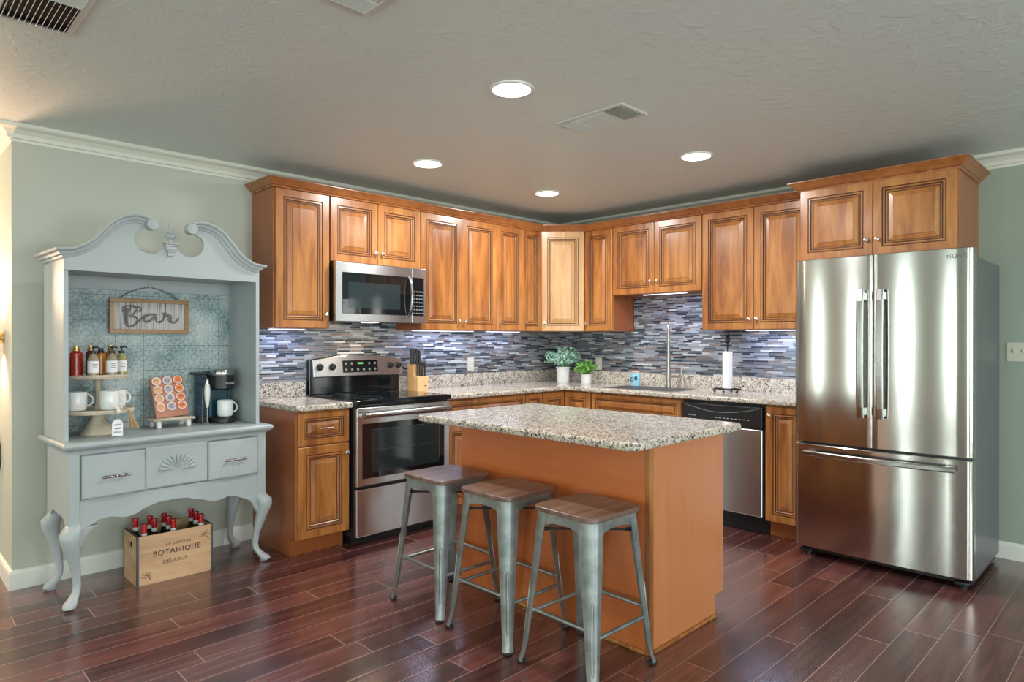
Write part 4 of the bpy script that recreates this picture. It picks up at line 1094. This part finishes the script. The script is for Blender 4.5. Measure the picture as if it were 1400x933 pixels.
# hand frother in stand
t = thing('milk_frother', 'white handheld milk frother upright in a thin wire stand', 'frother', (.815, -.20, TZ), 'H')
mb = MB(); mb.lathe([(.0, .930), (.006, .932), (.010, .95), (.0165, 1.0), (.0175, 1.03), (.015, 1.065), (.012, 1.075), (0, 1.077)], (.815, -.20, 0), 18); mb.build('grip', 'white_ceramic', t)
mb = MB(); mb.lathe([(.011, 1.075), (.012, 1.09), (.008, 1.105), (0, 1.108)], (.815, -.20, 0), 14); mb.build('head_cap', 'nickel', t)
mb = MB(); mb.tube([(.815, -.20, .932), (.815, -.20, .845)], .0016, 6)
mb.tube([(.815 + .011 * math.cos(a_), -.20 + .011 * math.sin(a_), .844) for a_ in [i * PI / 6 for i in range(12)]], .0016, 5, closed=True)
mb.tube([(.795 + .0, -.18, TZ + .002), (.795, -.18, 1.05), (.815, -.20, 1.052)], .0016, 5)
mb.tube([(.807 + .028 * math.cos(a_), -.195 + .028 * math.sin(a_), TZ + .003) for a_ in [i * PI / 8 for i in range(16)]], .002, 5, closed=True)
mb.build('whisk_and_stand', 'nickel', t)

# crate with wine bottles on the floor
CX0, CX1, CY0, CY1, CH = -3.960, -3.563, -.440, -.185, .270
t = thing('wooden_crate', 'printed wooden wine crate with iron corner straps under the hutch', 'crate', ((CX0 + CX1) / 2, (CY0 + CY1) / 2, 0))
mb = MB(); mb.box(CX0, CX1, CY0, CY0 + .010, 0, CH, .0015); fp = mb.build('front_board', 'crate_wood', t)
mb = MB(); mb.box(CX0, CX1, CY1 - .010, CY1, 0, CH, .0015); mb.build('back_board', 'crate_wood', t)
for xa in (CX0, CX1 - .012):
    mb = MB()
    yl, yh, hz0, hz1 = -.350, -.275, .195, .225
    mb.box(xa, xa + .012, CY0 + .010, CY1 - .010, 0, hz0); mb.box(xa, xa + .012, CY0 + .010, CY1 - .010, hz1, CH)
    mb.box(xa, xa + .012, CY0 + .010, yl, hz0, hz1); mb.box(xa, xa + .012, yh, CY1 - .010, hz0, hz1)
    mb.build('end_board', 'crate_wood', t)
mb = MB(); mb.box(CX0 + .012, CX1 - .012, CY0 + .01, CY1 - .01, .004, .014); mb.build('bottom_board', 'crate_wood', t)
for x0_, x1_ in ((CX0 - .0015, CX0 + .010), (CX1 - .010, CX1 + .0015)):
    for yy in (CY0, CY1):
        mb = MB(); y0_, y1_ = (yy - .0015, yy) if yy == CY0 else (yy, yy + .0015)
        mb.box(x0_, x1_, y0_, y1_, 0, CH + .001)
        xx = (x0_, x0_ + .0015) if x0_ < CX0 else (x1_ - .0015, x1_)
        ya, yb_ = (yy - .0015, yy + .010) if yy == CY0 else (yy - .010, yy + .0015)
        mb.box(xx[0], xx[1], ya, yb_, 0, CH + .001); mb.build('iron_strap', 'iron_strap', t)
mb = MB()
for xa in (CX0, CX1 - .012): mb.box(xa - .001, xa + .013, CY0, CY1, CH, CH + .002)
mb.build('rim_strap', 'iron_strap', t)
cxm = (CX0 + CX1) / 2
text_mesh('printed_lettering', 'LE JARDIN', .024, 'faded_ink', fp, (cxm + .012, CY0 - .0006, .203), spacing=1.25)
text_mesh('printed_lettering', 'BOTANIQUE', .040, 'ink', fp, (cxm + .006, CY0 - .0006, .162), spacing=1.12, xscale=1.02)
text_mesh('printed_lettering', 'DELARUS', .030, 'faded_ink', fp, (cxm - .005, CY0 - .0006, .108), spacing=1.05)
mb = MB()
for ox, oz, sg in ((CX0 + .045, .050, 1), (CX1 - .042, .215, -1)):
    for i in range(16):
        a = random.random() * 6.28; d = .008 + .026 * random.random(); px, pz = ox + d * math.cos(a), oz + d * math.sin(a)
        mb.tube([(ox + .3 * (px - ox), CY0 - .0005, oz + .3 * (pz - oz)), ((ox + px) / 2 + .004, CY0 - .0005, (oz + pz) / 2), (px, CY0 - .0005, pz)], .0009, 4)
        mb.ball((px, CY0 - .0004, pz), .0032, sy=.1, seg=6)
mb.build('floral_print', 'faded_ink', fp)
def wine_bottle(label, x, y, first=None):
    if first is None:
        z = .016; t = thing('wine_bottle', label, 'bottle', (x, y, z), group='red-capped bottles in the crate')
        mb = MB(); mb.lathe([(.026, z), (.031, z + .004), (.031, z + .165), (.026, z + .190), (.0145, z + .225), (.0135, z + .300), (.0135, z + .308), (0, z + .308)], (x, y, 0), 18); mb.build('bottle_glass', 'wine_glass_bottle', t)
        mb = MB(); mb.lathe([(.0142, z + .262), (.0142, z + .298), (.0165, z + .300), (.0165, z + .308), (.0150, z + .312), (0, z + .313)], (x, y, 0), 14); mb.build('foil_cap', 'red_foil', t)
        mb = MB(); mb.lathe([(.0150, z + .240), (.0148, z + .262), (.0140, z + .262)], (x, y, 0), 14, ring=True); mb.build('neck_label', 'grey_label', t)
    else: t = dup(first); t['label'] = label; t.location = (x, y, .016)
    return t
WB = 'red-capped wine bottle in the crate, %s'
cols = [CX0 + .048 + i * .0752 for i in range(5)]
rows = [CY0 + .046, CY0 + .046 + .0815, CY1 - .046]
wb = [(0, 0, 'front row, nearest the left end'), (0, 2, 'back row, nearest the left end'), (1, 1, 'middle row, second column from the left'), (1, 2, 'back row, second column from the left'), (2, 0, 'front row, centre column'),
      (2, 1, 'middle row, centre column'), (2, 2, 'back row, centre column'), (4, 1, 'middle row, against the right end'), (4, 2, 'back row, against the right end'), (4, 0, 'front row, against the right end')]
first = None
for c, r_, txt in wb:
    b_ = wine_bottle(WB % txt, cols[c], rows[r_], first); first = first or b_

# ---------------------------------------------------------------- worktop items
Z0 = CT + .0005
# knife block
KBX, KBY = -1.885, -.170
t = thing('knife_block', 'light wooden knife block standing right of the range', 'knife block', (KBX, KBY, Z0))
mb = MB(); prof = [(-.075, Z0), (.060, Z0), (.060, Z0 + .215), (-.010, Z0 + .205), (-.022, Z0 + .120), (-.075, Z0 + .115)]
mb.prism([(KBY - (-y_) if False else KBY + y_, z_) for y_, z_ in prof], KBX - .052, KBX + .052, 'yz', b=.003); mb.build('block', 'knife_block_wood', t)
mb = MB(); mb.box(KBX + .012, KBX + .035, KBY - .0757, KBY - .0747, Z0 + .040, Z0 + .046); mb.build('maker_mark', 'ink', t)
kl = [(-.036, .030, .205, .110, 'back row, first from the left', 1.15), (-.012, .035, .207, .115, 'back row, second from the left', 1.1), (.014, .030, .207, .110, 'back row, third from the left', 1.0), (.038, .028, .207, .100, 'back row, rightmost', 1.0),
      (-.036, -.048, .115, .095, 'front row, first from the left', .8), (-.012, -.048, .115, .095, 'front row, second from the left', .8), (.012, -.048, .115, .095, 'front row, third from the left', .8), (.036, -.048, .115, .095, 'front row, rightmost', .8)]
for dx, dy, zz, ln, txt, w in kl:
    a = Vector((KBX + dx, KBY + dy, Z0 + zz - .004)); d = Vector((.07, .10, 1)).normalized()
    ln += .02; t = thing('kitchen_knife', 'black-handled knife in the wooden block, ' + txt, 'knife', tuple(a), group='knives in the block')
    pts = [a + d * ln * u + Vector((.004 * math.sin(u * 3), 0, 0)) for u in (0, .12, .4, .7, .92, 1)]
    mb = MB(); mb.tube(pts, [.0095 * w, .0105 * w, .0105 * w, .010 * w, .012 * w, .007 * w], 8); mb.build('handle', 'black_plastic', t)
    mb = MB(); mb.tube([a - d * .001, a + d * .007], .0095 * w, 8); mb.build('bolster', 'nickel', t)

def pot_plant(label, x, y, pr, ph, leafmat, spread, height, n, ls, seed, pname):
    random.seed(seed)
    t = thing(pname, label, 'plant', (x, y, Z0))
    mb = MB(); z = Z0
    mb.lathe([(pr * .86, z), (pr * .88, z + .003), (pr * .97, z + ph * .93), (pr * 1.04, z + ph * .94), (pr * 1.04, z + ph), (pr * .95, z + ph), (pr * .93, z + ph * .9), (0, z + ph * .88)], (x, y, 0), 28)
    for q in (.12, .18): mb.lathe([(pr * .895, z + ph * q), (pr * .915, z + ph * (q + .02)), (pr * .895, z + ph * (q + .04))], (x, y, 0), 28)
    mb.build('pot', 'white_ceramic', t)
    st = MB(); lf = bmesh.new()
    for i in range(n):
        a = random.random() * 2 * PI; q = math.sqrt(random.random()); el = random.random()
        tip = Vector((x + spread * q * math.cos(a), y + spread * q * math.sin(a) * .75, z + ph + height * (.25 + .75 * el) * (1 - .45 * q * q)))
        if tip.y > -.05 and True: tip.y = -.05
        if tip.x > -.05: tip.x = -.05
        b0 = Vector((x + pr * .4 * q * math.cos(a), y + pr * .4 * q * math.sin(a), z + ph * .9))
        md = (b0 + tip) / 2 + Vector((0, 0, .03))
        st.tube([b0, md, tip], .0012, 4)
        for u in (.3, .45, .6, .7, .8, .9, 1.0):
            p = b0.lerp(md, u * 2) if u < .5 else md.lerp(tip, u * 2 - 1)
            for s in (0, 1):
                d = Vector((random.gauss(0, 1), random.gauss(0, 1), random.gauss(.3, .8))).normalized(); sd = d.cross(Vector((random.gauss(0, 1), random.gauss(0, 1), random.gauss(0, 1)))).normalized()
                L_ = ls * (.7 + .6 * random.random()); w = L_ * .34; nn_ = d.cross(sd).normalized() * L_ * .12
                vs = [lf.verts.new(p), lf.verts.new(p + d * L_ * .5 + sd * w + nn_), lf.verts.new(p + d * L_), lf.verts.new(p + d * L_ * .5 - sd * w + nn_)]
                lf.faces.new((vs[0], vs[1], vs[2])); lf.faces.new((vs[0], vs[2], vs[3]))
    st.build('stems', 'leaf_green', t)
    m2 = MB(); m2.bm.free(); m2.bm = lf; m2.build('foliage', leafmat, t)
pot_plant('larger potted plant with frosty blue-green leaves in a white pot, in the corner', -.285, -.315, .066, .150, 'leaf_teal', .20, .205, 120, .024, 3, 'potted_plant')
pot_plant('smaller potted plant with bright green leaves in a white pot', -.262, -.575, .050, .088, 'leaf_green', .125, .135, 70, .023, 5, 'potted_plant')

# soap
t = thing('soap_bottle', 'pale blue soap bottle with black pump beside the sink', 'soap bottle', (1.076, -.20, Z0), 'B')
mb = MB(); x, y = 1.076, -.20
def ell(r, z): return [(x + r * 1.25 * math.cos(a_), y + r * .75 * math.sin(a_), z) for a_ in [i * 2 * PI / 24 for i in range(24)]]
mb.loft([ell(.036, Z0), ell(.038, Z0 + .006), ell(.038, Z0 + .110), ell(.034, Z0 + .124), ell(.014, Z0 + .130)]); mb.build('bottle_body', 'soap_blue', t)
mb = MB(); mb.loft([ell(.0385, Z0 + .118), ell(.036, Z0 + .123)]); mb.cyl((x, y, 0), .016, Z0 + .126, Z0 + .142, seg=14); mb.build('collar', 'soap_orange', t)
mb = MB(); mb.cyl((x, y, 0), .012, Z0 + .138, Z0 + .152, seg=12); mb.cyl((x, y, 0), .004, Z0 + .150, Z0 + .175, seg=8); mb.tube([(x, y, Z0 + .178), (x + .01, y - .004, Z0 + .180), (x - .026, y - .012, Z0 + .174)][::-1], .005, 8); mb.build('pump', 'black_plastic', t)
mb = MB(); mb.lathe([(.019, 0), (.019, -.0012), (.013, -.0012), (.013, 0)], (x - .014, y - .0285, Z0 + .060), 18, 0, 'y', ring=True); mb.cyl((x - .014, y - .0285, Z0 + .060), .007, 0, -.0015, axis='y', seg=12)
mb.box(x + .010, x + .036, y - .0285, y - .026, Z0 + .055, Z0 + .085); mb.build('printed_emblem', 'navy', t)
# faucet
t = thing('kitchen_faucet', 'tall brushed nickel faucet rising behind the sink', 'faucet', (1.366, -.13, Z0), 'B')
fx, fy = 1.366, -.13
mb = MB(); mb.lathe([(.026, Z0), (.026, Z0 + .006), (.021, Z0 + .010), (.0195, Z0 + .100), (.0165, Z0 + .20), (.0125, Z0 + .34), (.0110, Z0 + .52)], (fx, fy, 0), 20); mb.build('riser', 'faucet_metal', t)
mb = MB(); pts = []
for i in range(15):
    a = PI * i / 14; q_ = .095 - .095 * math.cos(a); pts.append((fx + .527 * q_, fy - .85 * q_, Z0 + .510 + .030 * math.sin(a)))
pts += [(fx + .1, fy - .1615, Z0 + .47), (fx + .1, fy - .1615, Z0 + .40)]
mb.tube(pts, [.0105] * 15 + [.013, .015], 10); mb.build('spout', 'faucet_metal', t)
mb = MB(); mb.tube([(fx, fy, Z0 + .095), (fx + .135, fy - .01, Z0 + .095)], .0095, 10); mb.tube([(fx + .130, fy - .01, Z0 + .085), (fx + .130, fy - .01, Z0 + .190)], [.008, .006], 8); mb.build('lever', 'faucet_metal', t)
mb = MB(); mb.lathe([(.015, Z0), (.015, Z0 + .004), (.010, Z0 + .008), (.010, Z0 + .075), (0, Z0 + .077)], (1.520, -.12, 0), 14)
solo_at(mb, 'side_sprayer', 'faucet_metal', 'short nickel side sprayer post just right of the faucet', 'faucet', (1.520, -.12, Z0), 'B')
mb = MB(); mb.lathe([(.014, Z0), (.014, Z0 + .004), (.009, Z0 + .008), (.009, Z0 + .080), (0, Z0 + .082)], (1.556, -.105, 0), 14); mb.tube([(1.556, -.105, Z0 + .078), (1.556, -.16, Z0 + .082)], .006, 8)
solo_at(mb, 'soap_dispenser', 'faucet_metal', 'small nickel built-in soap dispenser beside the sprayer', 'dispenser', (1.556, -.105, Z0), 'B')
# paper towel holder
px_, py_ = 1.975, -.27
t = thing('paper_towel_holder', 'black wrought iron paper towel holder with scroll feet and finial', 'holder', (px_, py_, Z0), 'B')
mb = MB(); zb = Z0 + .026
mb.tube([(px_ + .105 * math.cos(a_), py_ + .105 * math.sin(a_) * .6, zb) for a_ in [i * PI / 14 for i in range(28)]], .005, 8, closed=True)
for a_ in (R(90), R(210), R(330), R(270)):
    ex, ey = px_ + .105 * math.cos(a_), py_ + .063 * math.sin(a_)
    mb.tube([(px_, py_, zb), (ex, ey, zb), (ex + .012 * math.cos(a_), ey + .008 * math.sin(a_), zb - .008), (ex + .004 * math.cos(a_), ey, zb - .020)], .0045, 6); mb.ball((ex, ey, Z0 + .009), .009, seg=8)
mb.build('base', 'black_metal', t)
mb = MB(); mb.tube([(px_, py_, zb), (px_, py_, Z0 + .42)], .005, 8)
mb.ball((px_, py_, Z0 + .395), .018, seg=10); mb.ball((px_, py_, Z0 + .43), .013, seg=10)
for s in (-1, 1): mb.tube([(px_, py_, Z0 + .345), (px_ + s * .018, py_, Z0 + .365), (px_ + s * .004, py_, Z0 + .39), (px_ + s * .022, py_, Z0 + .412), (px_ + s * .010, py_, Z0 + .425)], .004, 6)
mb.tube([(px_, py_, Z0 + .43), (px_ + .006, py_, Z0 + .45), (px_ - .004, py_, Z0 + .465), (px_, py_, Z0 + .476)], .004, 6)
mb.build('post', 'black_metal', t)
mb = MB(); mb.lathe([(.018, Z0 + .032), (.036, Z0 + .032), (.0365, Z0 + .315), (.018, Z0 + .316)], (px_, py_, 0), 28, ring=True)
solo_at(mb, 'paper_towel_roll', 'paper', 'thin white paper towel roll on the black iron holder', 'paper towel', (px_, py_, Z0 + .03), 'B')

# outlets and switch
def plate(name, label, frame, x, z, w=.074, h=.118, kind='outlet', y=-.0085):
    t = thing(name, label, 'wall plate', (x, y, z), frame)
    mb = MB(); mb.box(x - w / 2, x + w / 2, y - .006, y, z - h / 2, z + h / 2, .003); mb.build('plate', 'plate_ivory', t)
    if kind == 'outlet':
        for s in (-1, 1):
            mb = MB(); mb.box(x - .016, x + .016, y - .009, y - .005, z + s * .024 - .015, z + s * .024 + .015, .004); so = mb.build('socket', 'white_ceramic', t)
            mb = MB(); mb.box(x - .008, x - .005, y - .0096, y - .0088, z + s * .024 - .004, z + s * .024 + .007); mb.box(x + .005, x + .008, y - .0096, y - .0088, z + s * .024 - .004, z + s * .024 + .007); mb.build('slots', 'black_plastic', so)
    else:
        for s in (-1, 1):
            mb = MB(); mb.box(x + s * .023 - .005, x + s * .023 + .005, y - .014, y - .005, z - .004, z + .016, .002); mb.build('toggle', 'plate_ivory', t)
plate('wall_outlet', 'ivory wall outlet on the mosaic right of the knife block', 'A', -1.183, 1.130)
plate('wall_outlet', 'ivory wall outlet on the mosaic behind the small potted plant', 'B', .528, 1.120, y=-.0085)
plate('light_switch', 'double toggle light switch plate on the wall right of the refrigerator', 'B', 3.735, 1.276, w=.118, kind='switch', y=-.0005)

# ---------------------------------------------------------------- lights and vents
def downlight(label, x, y, energy=19, r=.088, col=(1, .985, .955)):
    t = thing('recessed_light', label, 'ceiling light', (x, y, ZC), group='recessed ceiling lights')
    mb = MB(); mb.lathe([(r, ZC - .0005), (r + .016, ZC - .0005), (r + .014, ZC - .006), (r, ZC - .008)], (x, y, 0), 32, ring=True); mb.build('trim_ring', 'trim_white', t)
    mb = MB(); mb.lathe([(r, ZC - .003), (r * .7, ZC - .0045), (0, ZC - .005)], (x, y, 0), 32); mb.build('lens', 'lamp_lens', t)
    l = bpy.data.lights.new('downlight', 'AREA'); l.shape = 'DISK'; l.size = r * 1.7; l.energy = energy; l.color = col
    o = bpy.data.objects.new('downlight', l); COL.objects.link(o); o.parent = t; o.location = (0, 0, -.012)
downlight('large recessed ceiling light nearest the viewer', -2.895, -2.255)
downlight('recessed ceiling light in front of the microwave', -2.388, -.962)
downlight('recessed ceiling light nearest the room corner', -1.190, -.930)
downlight('recessed ceiling light in front of the sink wall cabinets', -1.300, -2.290)
def vent(label, x0, x1, y0, y1, ends, banks, mid):
    t = thing('ceiling_vent', label, 'vent', ((x0 + x1) / 2, (y0 + y1) / 2, ZC), group='ceiling vents')
    mb = MB(); f = .022
    for a in ((x0, x1, y0, y0 + f), (x0, x1, y1 - f, y1), (x0, x0 + f, y0 + f, y1 - f), (x1 - f, x1, y0 + f, y1 - f)): mb.box(a[0], a[1], a[2], a[3], ZC - .010, ZC - .0003, .002)
    mb.build('frame', 'vent_grey', t)
    mb = MB(); mb.box(x0 + f, x1 - f, y0 + f, y1 - f, ZC - .002, ZC - .0005); mb.build('duct_painted_shade', 'painted_cavity_shade', t)  # flat dark sheet paints the shade between the louvres
    mb = MB(); L_ = y1 - y0 - 2 * f; Wd = x1 - x0 - 2 * f
    # three banks of louvres: end banks throw lengthways, middle bank sideways
    ya, yb_ = y0 + f + L_ * banks[0], y0 + f + L_ * banks[1]
    for lo, hi, tl in ((y0 + f, ya, ends), (yb_, y1 - f, -ends)):
        k_ = max(5, int((hi - lo) / .013))
        for i in range(k_):
            yy = lo + (hi - lo) * (i + .5) / k_
            mb.box(x0 + f, x1 - f, -.0008, .0008, -.007, .007, 0, 0, Matrix.Translation((0, yy, ZC - .010)) @ Matrix.Rotation(R(tl), 4, 'X'))
    k_ = int(Wd / .016)
    for i in range(k_):
        xx = x0 + f + Wd * (i + .5) / k_
        mb.box(-.0008, .0008, ya, yb_, -.008, .008, 0, 0, Matrix.Translation((xx, 0, ZC - .011)) @ Matrix.Rotation(R(mid), 4, 'Y'))
    mb.build('louvres', 'vent_grey', t)
vent('pale ceiling vent between the recessed lights', -2.400, -2.175, -2.515, -2.085, -38, (.28, .74), -55)
vent('ceiling vent at the top left corner of the photo', -4.700, -4.455, -1.90, -1.455, 38, (.34, .97), 25)
vent('ceiling vent cut by the top edge, left of centre', -3.945, -3.745, -2.85, -2.385, -38, (.22, .78), -55)
# under-cabinet lights
def under(label, frame, x0, x1, z, energy, y=-.12, col=(.62, .68, 1.0)):
    t = thing('under_cabinet_light', label, 'light', ((x0 + x1) / 2, y, z), frame, group='LED strips under the wall cabinets')
    mb = MB(); mb.box(x0, x1, y - .014, y + .014, z - .0055, z - .0005, .001); mb.build('housing', 'led_off_white', t)
    mb = MB(); mb.box(x0 + .005, x1 - .005, y - .010, y + .010, z - .0068, z - .0056, .0003); mb.build('diffuser', 'led_strip', t)
    l = bpy.data.lights.new('under_cabinet_glow', 'AREA'); l.shape = 'RECTANGLE'; l.size = x1 - x0; l.size_y = .03; l.energy = energy; l.color = col
    o = bpy.data.objects.new('under_cabinet_glow', l); COL.objects.link(o); o.parent = t; o.location = (0, 0, -.012)
under('white LED strip under the cabinet left of the range', 'A', -3.08, -2.82, UB, 1.7)
under('white LED strip under the cabinet right of the microwave', 'A', -1.90, -1.25, UB, 2.6)
under('white LED strip under the narrow cabinets beside the corner', 'A', -1.10, -.68, UB, 1.2)
under('white LED strip visible under the cabinet above the sink', 'B', 1.20, 1.62, 1.738, 2.4, y=-.26)
under('white LED strip under the cabinet next to the refrigerator', 'B', 2.05, 2.60, UB, 2.6)
# wall sconce on the hall wall
t = thing('wall_sconce', 'brass up-and-down wall sconce at the left edge of the photo', 'wall lamp', (XE - .055, .275, 1.36))
mb = MB(); mb.lathe([(.034, 1.295), (.036, 1.297), (.036, 1.423), (.034, 1.425), (.031, 1.423), (.031, 1.297)], (XE - .062, .275, 0), 24, ring=True); mb.build('shade', 'gold', t)
mb = MB(); mb.cyl((XE - .03, .275, 1.36), .03, -.0, .028, axis='x', seg=16); mb.build('wall_mount', 'gold', t)
mb = MB(); mb.ball((XE - .062, .275, 1.36), .022, seg=12); mb.build('bulb', 'sconce_glow', t)
for zz, rx in ((1.43, 180), (1.29, 0)):
    l = bpy.data.lights.new('sconce_beam', 'SPOT'); l.energy = 40 if zz > 1.36 else 22; l.color = (1, .58, .38); l.spot_size = R(115); l.spot_blend = .8; l.shadow_soft_size = .03
    o = bpy.data.objects.new('sconce_beam', l); COL.objects.link(o); o.parent = t; o.location = (-.007, 0, zz - 1.36); o.rotation_euler = (R(rx), 0, 0)
downlight('added warm recessed ceiling light, out of view over the side hall, left of the kitchen', -5.9, .45, 34, col=(1, .72, .52))  # added out of view to warm the hutch's left side and the hall
# warm lamp in the side hall (left of the frame)
t = thing('floor_lamp', 'brass floor lamp with linen shade standing in the side hall', 'lamp', (-5.02, 1.30, 0))
mb = MB(); mb.lathe([(.14, 0), (.14, .012), (.02, .025), (.012, .03), (.010, 1.42), (0, 1.42)], (-5.02, 1.30, 0), 24); mb.build('stand', 'gold', t)
mb = MB(); mb.lathe([(.19, 1.36), (.13, 1.62), (.128, 1.62), (.188, 1.36)], (-5.02, 1.30, 0), 28, ring=True); mb.build('lamp_shade', 'paper', t)
mb = MB(); mb.ball((-5.02, 1.30, 1.48), .035, seg=12); mb.build('bulb', 'sconce_glow', t)
l = bpy.data.lights.new('lamp_glow', 'POINT'); l.energy = 75; l.color = (1, .66, .42); l.shadow_soft_size = .16
o = bpy.data.objects.new('lamp_glow', l); COL.objects.link(o); o.parent = t; o.location = (0, 0, 1.70)
mb = MB(); mb.tube([(XE - .012, .43, .80), (XE - .012, .40, .79), (XE - .012, .31, .74), (XE - .012, .30, .66), (XE - .012, .38, .56), (XE - .012, .43, .44), (XE - .012, .44, .2), (XE - .02, .44, .02)], .005, 8)
solo(mb.build('power_cord', 'black_plastic'), 'black power cord hanging on the wall at the left edge of the photo', 'cord')
